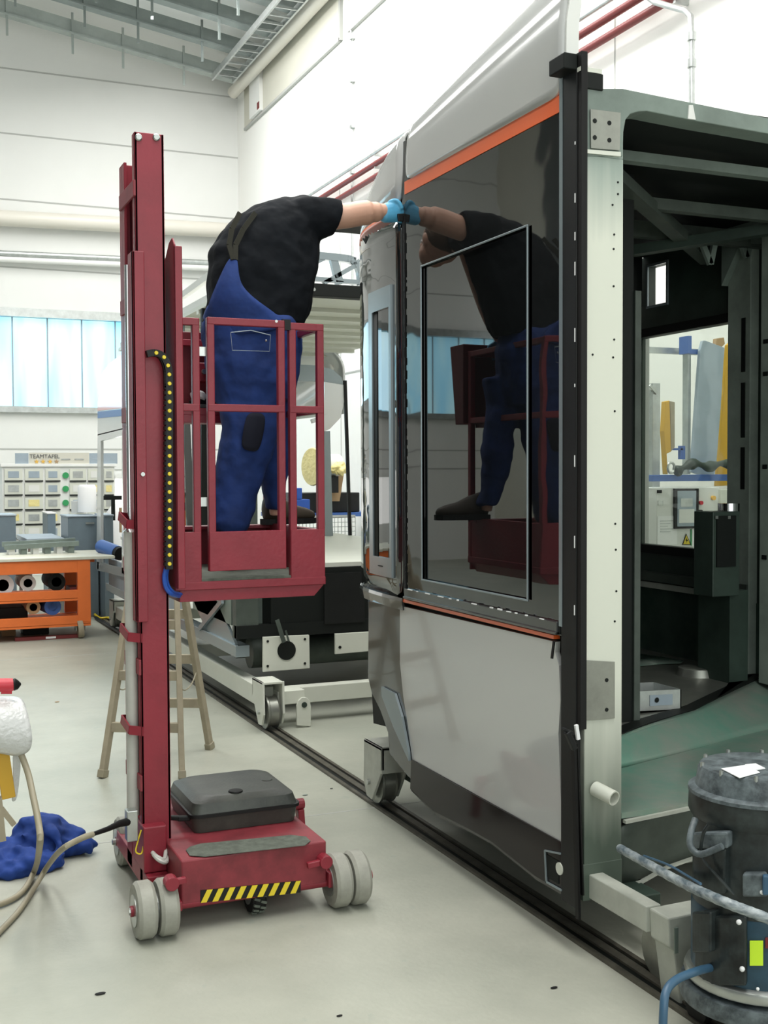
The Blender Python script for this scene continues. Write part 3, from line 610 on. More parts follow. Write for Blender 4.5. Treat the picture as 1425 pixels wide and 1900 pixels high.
def fork(parent, x, y, s=1, nm='wheel_fork', m='cream_worn', face=-1):
    "caster fork on the rail: two side plates, top plate, wheel; face=-1 opens towards -Y"
    f = face
    prof = [(y+f*.02, .33), (y+f*.13, .33), (y+f*.14, .12), (y+f*.10, .045), (y+f*.03, .04), (y-f*.10, .22), (y-f*.10, .33)]
    mb = MB()
    for xx in (x-.075, x+.06): mb.prism([(xx, a, b) for a, b in prof], (.015, 0, 0))
    mb.box(x-.075, x+.075, min(y-f*.10, y+f*.13), max(y-f*.10, y+f*.13), .315, .33)
    bk = y-f*.10; mb.box(x-.075, x+.075, min(bk, bk+f*.012), max(bk, bk+f*.012), .2, .33)
    o = mb.build(nm, m, parent, .003)
    mb = MB(); mb.lathe((x-.045, y+f*.06, .125), [(.04, 0), (.11, .0), (.11, .012), (.098, .02), (.098, .075), (.11, .08), (.04, .09)], 28, (1, 0, 0)); mb.build('rail_wheel', 'bare_metal', o, smooth=True)
    mb = MB(); mb.lathe((x-.09, y+f*.06, .125), [(0, 0), (.014, 0), (.014, .18), (0, .18)], 10, (1, 0, 0)); mb.build('axle_bolt', 'steel', o, smooth=True)
    return o
K = thing('train_cab', 'nearest unfinished train cab shell with glossy black side, grey panels and orange stripe', 'train cab', (3.3, 4.8, 0))
XB = 2.2
def S(px, py, x=XB): return W(px, py, X=x)
# --- flat side, traced on the body plane
zs_top = 3.03
def panel(pts, m, name, parent, th=.02, x=XB, bev=0): mb = MB(); mb.prism([S(a, b, x) for a, b in pts], (th, 0, 0)); return mb.build(name, m, parent, bev)
# window opening on black side
wy0, wy1 = S(978, 700).y, S(783, 700).y; wz0, wz1 = 1.222, 2.60
yn, yf = S(1045, 700).y, S(753, 700).y
sz0, sz1 = 1.115, 2.955
mb = xwall(XB, XB+.03, yn, yf, sz0, sz1, [(wy0, wy1, wz0, wz1)]); sp = mb.build('black_side_panel', 'cab_black', K)
fr = MB(); t_ = .008
fr.box(XB-.004, XB+.012, wy0-t_, wy1+t_, wz1, wz1+t_); fr.box(XB-.004, XB+.012, wy0-t_, wy1+t_, wz0-t_, wz0); fr.box(XB-.004, XB+.012, wy0-t_, wy0, wz0, wz1); fr.box(XB-.004, XB+.012, wy1, wy1+t_, wz0, wz1)
wf = fr.build('window_frame', 'frame_grey', sp, .002)
mb = MB(); mb.box(XB+.012, XB+.022, wy0, wy1, wz0, wz1); mb.build('glass', 'cab_glass', wf)
mb = MB(); mb.box(XB+.0, XB+.02, wy0-.035, wy0-.014, wz0, wz1); mb.build('seal', 'interior_black', wf)
mb = MB(); mb.box(XB-.0035, XB+.03, yn, yf, sz1, 3.012); mb.build('orange_stripe', 'orange', K)
mb = MB(); mb.box(XB-.014, XB+.02, yn+.02, yf, 1.118, 1.165); mb.box(XB-.020, XB+.0, yn+.02, yf, 1.118, 1.130); lg = mb.build('sill_ledge', 'skirt_grey', K, .003)
mb = MB(); random.seed(7); y = yn+.1
while y < yf-.05: l = random.uniform(.01, .06); mb.box(XB-.0215, XB-.016, y, y+l, 1.163, 1.1655+random.uniform(0, .004)); y += l+random.uniform(.03, .12)
mb.build('sealant_marks', 'paper', lg)
mb = MB(); mb.box(XB-.006, XB+.02, S(1030, 1188).y, S(742, 1120).y, 1.098, 1.112); mb.build('orange_line', 'orange', K)
panel([(742, 1124), (1031, 1191), (1030, 1210), (1037, 1235), (1040, 1300), (1036, 1362), (1044, 1563), (765, 1409), (757, 1350), (748, 1290), (742, 1230)], 'cab_silver', 'lower_panel', K, .02)
mat('skirt_paint', (.016, .013, .013), .10, ior=1.38, spec=.35)
# dark skirt turning under
up = [(1044, 1563), (995, 1536), (940, 1506), (869, 1467), (806, 1432), (765, 1409)]
lo = [(1046, 1664), (995, 1634), (912, 1567), (869, 1543), (806, 1512), (763, 1468)]
r0 = [S(a, b) for a, b in up]; r1 = [S(a, b) for a, b in lo]
rows = []
for t, dx in ((0, 0), (.9, .0), (.97, .006), (1.0, .02)): rows.append([a.lerp(b, t)+Vector((dx, 0, 0)) for a, b in zip(r0, r1)])
rows.append([b+Vector((.10, 0, -.012)) for b in r1]); rows.append([b+Vector((.35, 0, -.0)) for b in r1])
sk = gridsurf(rows, 'skirt_paint', 'skirt', K, .012)
mb = MB(); a_, b_ = S(1013, 1582), S(1040, 1640); mb.box(XB-.008, XB+.0, b_.y, a_.y, b_.z, a_.z); hb = mb.build('step_recess', 'interior_black', sk)
mb = MB(); p = S(1037, 1612, XB-.012); mb.lathe(p, [(0, 0), (.022, 0), (.022, .006), (0, .006)], 18, (1, 0, 0)); mb.build('round_cap', 'cream', hb)
mb = MB()
for q in ((1011, 1578, 1040, 1584), (1011, 1578, 1014, 1638), (1013, 1636, 1042, 1652)): mb.bar(S(q[0], q[1], XB-.01), S(q[2], q[3], XB-.01), .006)
mb.build('recess_frame', 'frame_grey', hb)
# --- roof fairing
ys = [yn, 3.6, 3.8, 4.0, 4.2, 4.4, 4.6, 4.72, 4.80]
def ztf(y): return 3.27+.24*(4.8-y)/1.3
rows = []
for u in range(0, 9):
    row = []
    for y in ys:
        zt = ztf(y); zb = 3.012; h = zt-zb
        prof = [(0, 0), (0, .3), (.002, .5), (.012, .62), (.012, .68), (.03, .84), (.055, .96), (.09, 1.06), (.15, 1.12)]
        dx, f = prof[u]; row.append(Vector((XB+dx*(.5+.5*(4.8-y)/1.3) if u > 2 else XB+dx, y, zb+h*f)))
    rows.append(row)
gridsurf(rows, 'cab_silver', 'roof_fairing', K, .018, 2)
mb = MB()
for i in range(0, 7):
    a_ = rows[i][0]; b_ = rows[i+1][0]
    mb.prism([a_+Vector((.005, -.01, 0)), a_+Vector((.055, -.01, 0)), b_+Vector((.055, -.01, 0)), b_+Vector((.005, -.01, 0))], (0, .03, 0))
mb.build('fairing_flange', 'white_plain', K)
# recessed gap strip between side and nose
mb = MB(); mb.box(XB+.004, XB+.03, 4.80, 4.87, 2.86, 3.20); mb.build('gap_strip', 'skirt_grey', K)
mb = MB(); mb.box(XB-.004, XB+.03, yf, yf+.028, 1.14, 2.86); sm = mb.build('seam', 'black_rubber', K)
mb = MB(); random.seed(3); z = 1.16
while z < 2.78: l = random.uniform(.01, .05); mb.box(XB-.007, XB-.003, yf+random.uniform(-.004, .003), yf+.006, z, z+l); z += l+random.uniform(.0, .03)
mb.build('sealant_edge', 'black_plastic', sm)
# --- nose
plan = [(2.200, yf+.028), (2.202, 5.0), (2.206, 5.1), (2.213, 5.2), (2.222, 5.3), (2.240, 5.42), (2.268, 5.53), (2.315, 5.63), (2.40, 5.74), (2.54, 5.85), (2.75, 5.94), (3.0, 5.99), (3.3, 6.01)]
full = plan+[(3.7, 6.05), (4.1, 6.11), (4.36, 6.16)]
def ztn(i):
    i = min(i, 12); return [3.26, 3.235, 3.20, 3.16, 3.11, 3.05, 2.99, 2.93, 2.87, 2.83, 2.80, 2.79, 2.78][i]
def nrow(fz, ins):
    out = []
    for i, (x, y) in enumerate(full):
        cx, cy = 3.3, 4.9; out.append(Vector((x+(cx-x)*ins, y+(min(cy, y)-y)*ins, fz(i))))
    return out
wi0, wi1 = 1, 4
for nm, z0, z1, m in (('nose_band', 1.115, None, 'cab_nose'),):
    rows = [nrow(lambda i, t=t: 1.115+(min(2.885, ztn(i)-.12)-1.115)*t, 0) for t in (0, .1, .3, .5, .7, .9, 1)]
    nb = gridsurf(rows, m, 'nose_shell', K, .015, 1)
rows = [nrow(lambda i: min(2.885, ztn(i)-.12), -.001), nrow(lambda i: min(2.905, ztn(i)-.10), -.001)]
gridsurf(rows, 'orange', 'nose_stripe', K, .016, 1)
rows = [nrow(lambda i: min(2.905, ztn(i)-.10), 0), nrow(lambda i: ztn(i)-.05, 0.002), nrow(lambda i: ztn(i)-.02, .012), nrow(lambda i: ztn(i), .05), nrow(lambda i: ztn(i)+.01, .15), nrow(lambda i: ztn(i)+.02, .5), nrow(lambda i: 3.0, .98)]
gridsurf(rows, 'cab_silver', 'nose_roof', K, .015, 1)
# ledge of the nose, black sheet standing in for the darkness beneath
rows = [nrow(lambda i, z=z: z, ins) for z, ins in ((1.115, -.004), (1.10, -.006), (1.06, .0))]; gridsurf(rows, 'skirt_grey', 'nose_ledge', K, .012)
rows = [nrow(lambda i, z=z: z, ins) for z, ins in ((1.075, .03), (.8, .04), (.5, .10))]; gridsurf(rows, 'interior_black', 'nose_dark_sheet', K, .015)
panel([(684, 1116), (742, 1128), (742, 1230), (748, 1290), (757, 1350), (765, 1409), (764, 1446), (757, 1440), (723, 1398), (720, 1359), (706, 1318), (690, 1286), (683, 1256)], 'skirt_grey', 'nose_skirt', K, .02)
panel([(707, 1274), (732, 1287), (745, 1330), (757, 1395), (758, 1412), (730, 1350), (708, 1292)], 'frame_grey', 'skirt_brace', K, .012, XB-.014)
panel([(690, 1286), (704, 1290), (712, 1340), (716, 1348), (693, 1342)], 'interior_black', 'skirt_shadow_gap', K, .01, XB+.03)
# nose side window: frame on the curve
def curve_at(y):
    for (x0, y0), (x1, y1) in zip(plan, plan[1:]):
        if y0 <= y <= y1: return x0+(x1-x0)*(y-y0)/(y1-y0)
    return XB
def strip(y0, y1, z0, z1, m, nm, par, off, th):
    n = 6; rows = [[Vector((curve_at(y0+(y1-y0)*k/n)-off, y0+(y1-y0)*k/n, z)) for k in range(n+1)] for z in (z0, z1)]
    return gridsurf(rows, m, nm, par, th)
na, nb_ = 4.96, 5.27
nf = strip(na, nb_, 2.47, 2.57, 'frame_grey', 'nose_window_frame', K, .012, .012)
strip(na, nb_, 1.20, 1.29, 'frame_grey', 'frame_rail', nf, .012, .012); strip(na, na+.025, 1.29, 2.47, 'frame_grey', 'frame_stile', nf, .012, .012); strip(nb_-.055, nb_, 1.29, 2.47, 'frame_grey', 'frame_stile', nf, .012, .012)
strip(na+.025, nb_-.055, 1.29, 2.47, 'cab_glass', 'glass', nf, .006, .004)
strip(nb_-.115, nb_-.055, 1.29, 2.47, 'interior_black', 'window_reveal', nf, .009, .003)
p = Vector((curve_at(5.1)-.02, 5.1, 1.245)); mb = MB(); mb.box(p.x, p.x+.004, 5.07, 5.13, 1.245, 1.25); mb.build('slot', 'interior_black', nf)
# --- near edge black profiles
YE = 3.39
def E_(px, py, y=YE): return W(px, py, Y=y)
xa, xb = E_(1076, 900).x, E_(1085, 900).x
mb = MB(); mb.box(XB-.008, XB+.012, 3.40, yn, E_(1060, 1690).z, E_(1050, 97).z); mb.build('edge_profile', 'black_plastic', K, .002)
mb = MB(); mb.box(XB-.010, XB-.004, yn-.008, yn+.012, 1.15, 3.1); mb.build('edge_trim', 'frame_grey', K)
mb = MB(); mb.box(XB-.004, xb, 3.375, 3.42, E_(1080, 1352).z, E_(1080, 97).z); mb.build('edge_seal', 'black_rubber', K, .002)
mb = MB(); mb.bar(E_(1064, 1362), E_(1073, 1705), .010, .02); mb.build('loose_seal', 'black_rubber', K)
mb = MB(); mb.bar(E_(1070, 1380), E_(1080, 1660), .006, .02); mb.build('loose_seal', 'black_rubber', K)
mb = MB(); mb.bar(E_(1028, 1190, 3.5), E_(1024, 1222, 3.5), .006, .01); mb.build('clip', 'black_rubber', K)
mb = MB(); mb.bar(E_(1052, 1358, 3.36), E_(1066, 1390, 3.36), .02, .02); mb.bar(E_(1044, 1352, 3.36), E_(1062, 1360, 3.36), .012, .012); mb.build('edge_clamp', 'black_plastic', K, .003)
mb = MB(); mb.bar(E_(1069, 1345, 3.37), E_(1073, 1372, 3.37), .012, .01); mb.build('tape', 'paper', K)
mb = MB(); mb.box(E_(1050, 100).x, E_(1092, 100).x, 3.40, 3.5, E_(1070, 127).z, E_(1070, 97).z); mb.box(E_(1084, 100).x, E_(1117, 100).x, 3.38, 3.5, E_(1090, 166).z, E_(1090, 135).z); mb.build('corner_block', 'interior_black', K, .004)
mb = MB(); mb.box(E_(1074, 100).x, E_(1114, 100).x, 3.38, 3.44, E_(1090, 135).z, E_(1090, 127).z); mb.build('cap_strip', 'cream', K)
random.seed(5); z = 1.2; mb = MB()
while z < 2.9: l = random.uniform(.01, .05); mb.box(XB-.010, XB-.0075, 3.405, 3.409, z, z+l); z += l+random.uniform(.05, .25)
mb.build('sealant_marks', 'paper', K)
# --- end frame
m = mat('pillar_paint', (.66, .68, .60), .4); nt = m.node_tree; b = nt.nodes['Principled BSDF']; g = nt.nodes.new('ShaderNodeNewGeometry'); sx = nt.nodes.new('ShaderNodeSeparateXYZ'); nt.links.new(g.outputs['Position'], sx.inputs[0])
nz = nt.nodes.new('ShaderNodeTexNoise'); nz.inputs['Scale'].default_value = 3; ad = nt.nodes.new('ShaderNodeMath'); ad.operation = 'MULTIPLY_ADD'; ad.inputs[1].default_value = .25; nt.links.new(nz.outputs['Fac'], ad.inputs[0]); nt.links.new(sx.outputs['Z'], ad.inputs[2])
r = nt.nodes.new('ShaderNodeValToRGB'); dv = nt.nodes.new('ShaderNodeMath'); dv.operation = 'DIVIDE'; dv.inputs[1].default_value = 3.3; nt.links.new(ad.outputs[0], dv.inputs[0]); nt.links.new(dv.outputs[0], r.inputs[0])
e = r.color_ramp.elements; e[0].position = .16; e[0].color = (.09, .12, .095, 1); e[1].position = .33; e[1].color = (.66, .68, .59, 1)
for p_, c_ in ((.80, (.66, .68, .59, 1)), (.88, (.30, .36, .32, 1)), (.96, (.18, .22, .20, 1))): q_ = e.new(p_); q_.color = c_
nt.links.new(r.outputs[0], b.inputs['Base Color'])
xl, xr = E_(1085, 900).x, E_(1155, 900).x
zt = E_(1155, 164).z; zb = E_(1110, 1668).z
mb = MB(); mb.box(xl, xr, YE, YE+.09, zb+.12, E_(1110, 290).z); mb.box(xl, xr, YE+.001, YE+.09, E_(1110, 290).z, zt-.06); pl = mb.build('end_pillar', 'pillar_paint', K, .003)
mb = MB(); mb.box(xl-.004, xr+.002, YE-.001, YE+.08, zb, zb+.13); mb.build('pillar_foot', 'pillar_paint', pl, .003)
arch = [(1090, 164), (1155, 164), (1425, 219), (1560, 246)]; low = [(1560, 272), (1425, 248), (1300, 226), (1200, 206), (1184, 207), (1170, 211), (1161, 222), (1157, 245), (1156, 290), (1090, 290)]
mb = MB(); mb.prism([E_(a, b, YE-.003) for a, b in arch+low], (0, .10, 0)); bm_ = mb.build('roof_beam', 'primer', K, .003)
def plate(pts, holes, nm, par, y=YE-.006, m='bare_metal'):
    mb = MB(); mb.prism([E_(a, b, y) for a, b in pts], (0, .005, 0)); o = mb.build(nm, m, par, .001)
    for a, b, r in holes: mb = MB(); mb.lathe(E_(a, b, y-.0015), [(0, 0), (r, 0), (r, .003), (0, .003)], 14, (0, 1, 0)); mb.build('bolt_hole', 'interior_black', o)
    return o
plate([(1096, 202), (1152, 209), (1150, 279), (1097, 275)], [(1104, 224, .008), (1131, 228, .008), (1104, 255, .008), (1131, 260, .008)], 'top_plate', K, YE-.012)
mb = MB(); mb.prism([E_(a, b, YE-.010) for a, b in ((1090, 277), (1152, 282), (1152, 290), (1090, 284))], (0, .02, 0)); mb.build('weld_strip', 'cream', K)
plate([(1085, 1225), (1141, 1228), (1141, 1333), (1085, 1337)], [(1126, 1262, .007), (1126, 1317, .007)], 'lower_plate', K, YE-.008)
for a, b in ((1147, 338), (1147, 360), (1137, 380), (1140, 435), (1139, 462), (1139, 531), (1100, 658), (1138, 663), (1141, 763), (1142, 972), (1143, 1020), (1144, 1097), (1085, 577), (1085, 605), (1085, 633), (1140, 630), (1141, 1153)):
    mb = MB(); mb.lathe(E_(a, b, YE-.002), [(0, 0), (.0038, 0), (.0038, .004), (0, .004)], 10, (0, 1, 0)); mb.build('rivet_hole', 'interior_black', pl)
mb = MB(); mb.lathe(E_(1104, 1463, YE), [(0, 0), (.026, 0), (.026, .09), (.022, .09), (.022, .02), (0, .02)], 20, (.25, -1, -.18)); mb.build('stub_pipe', 'cream', K, smooth=True)
mb = MB(); mb.prism([E_(a, b, YE-.008) for a, b in ((1279, 195), (1286, 195), (1291, 222), (1277, 220))], (0, .006, 0)); mb.build('white_tab', 'white_plain', K)
# --- inside
XI = 4.30
def I(px, py): return W(px, py, X=XI)
h1 = (I(1365, 700).y, I(1186, 700).y, I(1280, 1017).z, I(1280, 612).z); h2 = (I(1238, 500).y, I(1204, 500).y, I(1220, 565).z, I(1220, 492).z)
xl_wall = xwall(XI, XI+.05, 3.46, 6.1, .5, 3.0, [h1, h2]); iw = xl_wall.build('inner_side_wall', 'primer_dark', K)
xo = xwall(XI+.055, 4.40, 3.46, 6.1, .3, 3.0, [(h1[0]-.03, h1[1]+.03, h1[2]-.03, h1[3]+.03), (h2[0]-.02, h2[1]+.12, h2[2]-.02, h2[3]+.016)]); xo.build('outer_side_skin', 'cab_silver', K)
def ringf(h, w, x0, x1, m, nm):
    mb = MB(); mb.box(x0, x1, h[0]-w, h[1]+w, h[3], h[3]+w); mb.box(x0, x1, h[0]-w, h[1]+w, h[2]-w, h[2]); mb.box(x0, x1, h[0]-w, h[0], h[2], h[3]); mb.box(x0, x1, h[1], h[1]+w, h[2], h[3]); return mb.build(nm, m, iw)
mat('pane_tint', (.70, .76, .70), .0, trans=1, ior=1.45)
mb = MB(); mb.box(XI+.02, XI+.026, h1[0], h1[1], h1[2], h1[3]); mb.build('glass', 'pane_tint', iw)
ringf(h1, .05, XI-.03, XI+.0, 'interior_black', 'window_surround'); ringf(h2, .015, XI-.01, XI, 'frame_grey', 'vent_surround')
mb = MB(); mb.box(XI-.008, XI-.001, 4.8, 6.0, .6, I(1260, 1098).z); mb.build('lower_wall_sheet', 'wall_sheet', iw)
mb = MB(); mb.box(XI-.05, XI, 4.9, 5.95, I(1260, 1096).z, I(1260, 1085).z); mb.build('wall_rail', 'cream_worn', iw)
mb = MB(); mb.box(XI-.07, XI, 4.9, 5.95, I(1260, 1082).z, I(1260, 1066).z); mb.build('wall_ledge', 'primer_mid', iw)
mb = MB(); mb.box(2.26, 4.4, 3.48, 5.92, 3.0, 3.03); mb.box(2.7, 4.29, 5.92, 5.96, 2.7, 3.0); mb.build('inner_roof', 'interior_black', K)
mb = MB(); mb.box(2.235, 2.27, 3.48, 5.0, .35, 3.0); mb.build('inner_lining', 'interior_black', K)
# roof ribs
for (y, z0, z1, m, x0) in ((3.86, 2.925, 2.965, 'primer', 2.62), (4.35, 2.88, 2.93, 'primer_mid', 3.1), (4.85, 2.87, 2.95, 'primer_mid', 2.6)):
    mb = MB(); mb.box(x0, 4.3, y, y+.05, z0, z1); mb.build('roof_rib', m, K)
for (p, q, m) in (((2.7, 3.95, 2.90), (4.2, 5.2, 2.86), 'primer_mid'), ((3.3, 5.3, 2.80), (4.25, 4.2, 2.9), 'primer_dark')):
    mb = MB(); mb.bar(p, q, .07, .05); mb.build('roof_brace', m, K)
for a, b, c, d in ((1300, 445, 1318, 490), (1326, 450, 1318, 490), (1368, 432, 1385, 478), (1395, 436, 1385, 478)):
    mb = MB(); mb.bar(W(a, b, Y=4.9), W(c, d, Y=4.9), .03, .02, up=(0, 1, 0)); mb.build('strut', 'primer', K)
# dark inner posts
ya = 4.2
mb = MB(); mb.box(W(1154, 700, Y=ya).x, W(1176, 700, Y=ya).x, ya, ya+.05, .55, 2.98); ip = mb.build('inner_post', 'interior_black', K, .004)
mb = MB(); mb.box(W(1176, 700, Y=ya).x, W(1187, 700, Y=ya).x, ya-.01, ya+.05, W(1180, 1345, Y=ya).z, W(1180, 540, Y=ya).z); mb.build('post_flange', 'primer_mid', ip)
# perforated column at the right
q0, q1 = I(1408, 700).y, I(1366, 700).y
mb = MB(); mb.box(XI-.06, XI-.001, q0, q1, .6, I(1385, 440).z); mb.build('window_pane_dummy', 'primer', K) if 0 else None; co = mb.build('side_column', 'column_paint', K, .004)
for a, b in ((590, 690), (710, 812), (830, 908)): mb = MB(); mb.box(XI-.064, XI-.058, W(1383, 700, X=XI-.06).y, W(1376, 700, X=XI-.06).y, W(1380, b, X=XI-.06).z, W(1380, a, X=XI-.06).z); mb.build('slot', 'interior_black', co)
yc2 = W(1411, 700, X=XI-.16).y; mb = MB(); mb.box(XI-.16, XI-.10, yc2-.5, yc2, .6, 2.95); co2 = mb.build('side_column', 'column_paint', K, .004)
for b in (630, 690, 862, 1030): mb = MB(); mb.box(XI-.165, XI-.158, W(1420, 700, X=XI-.16).y-.02, W(1417, 700, X=XI-.16).y, W(1418, b+8, X=XI-.16).z, W(1418, b, X=XI-.16).z); mb.build('slot', 'interior_black', co2)
mb = MB()
cx = [(I(1366, 500).y, 2.70), (I(1366, 500).y, 3.0), (I(1425, 500).y-.8, 3.0), (I(1425, 500).y-.8, 2.75), (I(1400, 500).y, 2.9)]
mb.prism([(XI-.1, a, b) for a, b in cx], (.05, 0, 0)); mb.build('column_gusset', 'primer', K)
# console with shiny cylinder
p0, p1 = W(1323, 950, Y=4.7), W(1372, 1105, Y=4.7)
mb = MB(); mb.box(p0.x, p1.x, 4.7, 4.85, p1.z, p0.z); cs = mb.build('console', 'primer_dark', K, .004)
mb = MB(); mb.box(p0.x+.02, p1.x-.03, 4.692, 4.70, p0.z-.28, p0.z-.02); mb.build('console_panel', 'interior_black', cs)
for a in (1330, 1353): mb = MB(); pp = W(a, 960, Y=4.69); mb.box(pp.x-.008, pp.x+.008, 4.688, 4.692, pp.z-.008, pp.z+.008); mb.build('screw', 'steel', cs)
pc = W(1352, 950, Y=4.78); mb = MB(); mb.tube([pc, pc+Vector((0, 0, .045))], .055, 20); mb.build('cylinder', 'chrome', cs, smooth=True)
mb = MB(); mb.box(p1.x-.02, p1.x+.10, 4.75, 5.0, .6, p1.z+.02); mb.build('console_leg', 'primer_dark', cs)
# floors
f0 = .49
mb = MB(); mb.box(xr, 4.3, YE, 4.35, f0-.02, f0); mb.build('entry_floor', 'floor_film', K)
top = [W(a, b, z=.6) for a, b in ((1120, 1376), (1200, 1345), (1290, 1318), (1330, 1298), (1425, 1252))]; top.append(Vector((4.3, top[-1].y+.1, .6)))
bot = [W(a, b, z=f0) for a, b in ((1110, 1436), (1200, 1412), (1290, 1390), (1330, 1378), (1425, 1352))]; bot.append(Vector((4.3, bot[-1].y+.1, f0)))
gridsurf([[v+Vector((0, 0, -.0)) for v in bot], [a.lerp(b, .5)+Vector((0, -.02, .01)) for a, b in zip(bot, top)], top], 'floor_film', 'step_riser', K, .006, 2)
mb = MB(); mb.prism([(top[0].x-.4, top[0].y-.1, .575)]+[Vector((v.x, v.y, .575)) for v in top]+[(4.3, 5.9, .575), (2.5, 5.7, .575)], (0, 0, .025)); mb.build('platform_floor', 'bare_metal', K)
mb = MB(); tt = [v+Vector((0, 0, .002)) for v in top]; mb.prism(tt+[v+Vector((.02, .09, 0)) for v in reversed(tt)], (0, 0, .004)); mb.build('dark_edge', 'interior_black', K)
gridsurf([[W(a, b, z=.603) for a, b in ((1188, 1213), (1230, 1219), (1270, 1226))], [W(a, b, z=.606) for a, b in ((1188, 1236), (1225, 1232), (1262, 1231))]], 'floor_film', 'film_scrap', K, .002)
c_ = W(1294, 1252, z=.6); mb = MB(); mb.lathe(c_, [(0, .0), (.115, 0), (.10, .04), (.085, .045), (.06, .045), (.0, .045)], 28); mb.build('turntable_mount', 'bare_metal', K, smooth=True)
# apron below floor
ap = [E_(1157, 1524), E_(1230, 1509), E_(1290, 1496), E_(1400, 1475), E_(1560, 1450)]; al = [E_(1112, 1668), E_(1200, 1641), E_(1245, 1615), E_(1400, 1560), E_(1560, 1530)]
gridsurf([ap, [a.lerp(b, .15)+Vector((0, .01, 0)) for a, b in zip(ap, al)], [a.lerp(b, .6)+Vector((0, .03, 0)) for a, b in zip(ap, al)], [b+Vector((0, .05, 0)) for b in al]], 'primer_mid', 'end_apron', K, .012, 1)
mb = MB()
for a, b in zip(al, al[1:]): mb.bar(a+Vector((0, .03, 0)), b+Vector((0, .03, 0)), .02, .006)
mb.build('apron_hem', 'cream_worn', K)
mb = MB()
for a, b in zip(ap, ap[1:]): mb.bar(a+Vector((0, -.004, 0)), b+Vector((0, -.004, 0)), .02, .012)
mb.build('floor_edge', 'cream_worn', K)
mb = MB(); mb.box(2.5, 4.2, 3.6, 5.4, .28, .48); mb.build('underfloor', 'interior_black', K)
# grey box lying inside
bx = thing('parts_box', 'open grey cardboard parts box with white lid on the floor inside the nearest cab', 'box', W(1225, 1315, z=.6))
q = [W(a, b, Y=4.32) for a, b in ((1186, 1322), (1264, 1318), (1264, 1279), (1186, 1283))]
mb = MB(); mb.prism(q, (0, .008, 0)); mb.prism([q[0]+Vector((0, .2, 0)), q[1]+Vector((0, .2, 0)), q[2]+Vector((0, .2, 0)), q[3]+Vector((0, .2, 0))], (0, .008, 0)); mb.prism([q[0], q[1], q[1]+Vector((0, .2, 0)), q[0]+Vector((0, .2, 0))], (0, 0, .006)); mb.prism([q[1], q[2], q[2]+Vector((0, .2, 0)), q[1]+Vector((0, .2, 0))], (-.006, 0, 0)); mb.build('tray', 'galv', bx)
mb = MB(); mb.prism([q[3]+Vector((0, .2, 0)), q[3]+Vector((.15, .21, .0)), q[3]+Vector((.02, .22, .11)), q[3]+Vector((-.02, .22, .11))], (0, .005, 0)); mb.build('flap', 'white_plain', bx)
mb = MB(); lb = [W(a, b, Y=4.317) for a, b in ((1206, 1310), (1248, 1308), (1248, 1288), (1206, 1290))]; mb.prism(lb, (0, .002, 0)); la = mb.build('printed_label', 'pale_blue', bx)
mb = MB(); mb.lathe(W(1219, 1299, Y=4.314), [(0, 0), (.012, 0), (0, .002)], 12, (0, 1, 0)); mb.build('print_dot', 'interior_black', la)
# dolly of nearest cab
D = thing('rail_dolly', 'cream steel dolly on rail wheels carrying the nearest train cab', 'dolly', (3.2, 4.2, 0))
mb = MB(); mb.box(2.40, 2.48, 3.3, 5.4, .14, .22); fr_ = mb.build('side_beam', 'primer_dark', D, .004)  # cream beam darkened: shade beneath the cab put into its colour
mb = MB(); mb.box(2.242, 2.30, 3.06, 3.62, .205, .29); mb.build('front_beam', 'cream_worn', D, .004)
mb = MB(); mb.box(4.2, 4.3, 3.15, 5.2, .12, .22); mb.build('side_beam', 'cream_worn', D, .004)
for y in (3.7, 5.1): mb = MB(); mb.box(2.48, 4.2, y, y+.08, .14, .22); mb.build('cross_beam', 'cream_worn', D, .004)
fork(D, 2.32, 5.33, face=1); fork(D, 4.25, 5.33, face=1)
x = 2.36; fy = 3.02
mb = MB(); mb.prism([W(a, b, Y=2.96) for a, b in ((1240, 1704), (1290, 1694), (1420, 1668), (1430, 1910), (1292, 1905), (1264, 1880), (1250, 1765), (1242, 1758))], (0, .10, 0)); nf_ = mb.build('wheel_fork', 'cream_worn', D, .006)
mb = MB(); mb.lathe((x-.02, fy+.10, .1), [(0, 0), (.1, 0), (.1, .05), (0, .05)], 20, (1, 0, 0)); mb.build('rail_wheel', 'bare_metal', nf_)
p = W(1252, 1722, Y=2.957); q = W(1258, 1768, Y=2.957); mb = MB(); mb.box(p.x, q.x, 2.955, 2.96, q.z, p.z); mb.build('rust_streak', 'primer', nf_)
fork(D, 4.25, 3.1, face=-1)
# ================= SECOND CAB =================
K2 = thing('train_cab', 'farther open train cab skeleton behind the red lift, with silver rounded front mask', 'train cab', (3.3, 10, 0))
Y2 = 7.7
def Q(px, py, y=Y2): return W(px, py, Y=y)
xL, xR = 2.22, 4.4
mb = MB(); mb.box(xL, xL+.16, Y2, Y2+.1, .55, 2.96); mb.build('end_pillar', 'primer_mid', K2, .004)
mb = MB(); mb.box(xR-.16, xR, Y2, Y2+.1, .55, 2.96); mb.build('end_pillar', 'cream', K2, .004)
mb = MB(); mb.box(xL, xR, Y2-.03, Y2+.06, Q(620, 552).z, Q(620, 529).z); mb.build('roof_beam', 'interior_black', K2, .004)
p = Q(583, 537, Y2-.035); mb = MB(); mb.lathe(p, [(0, 0), (.012, 0), (0, .004)], 10, (0, 1, 0)); mb.build('bolt', 'steel', K2)
zt2 = Q(620, 478).z
top = smoothpath([(xL, Y2, 3.0), (xL+.1, Y2, zt2-.06), (2.5, Y2, zt2+.0), (3.0, Y2, zt2), (3.1, Y2, zt2-.015), Q(660, 486), Q(668, 505), Q(670, 530)], 4)
mb = MB()
for a, b in zip(top, top[1:]): mb.bar(a, b, .05, .045, up=(0, 1, 0))
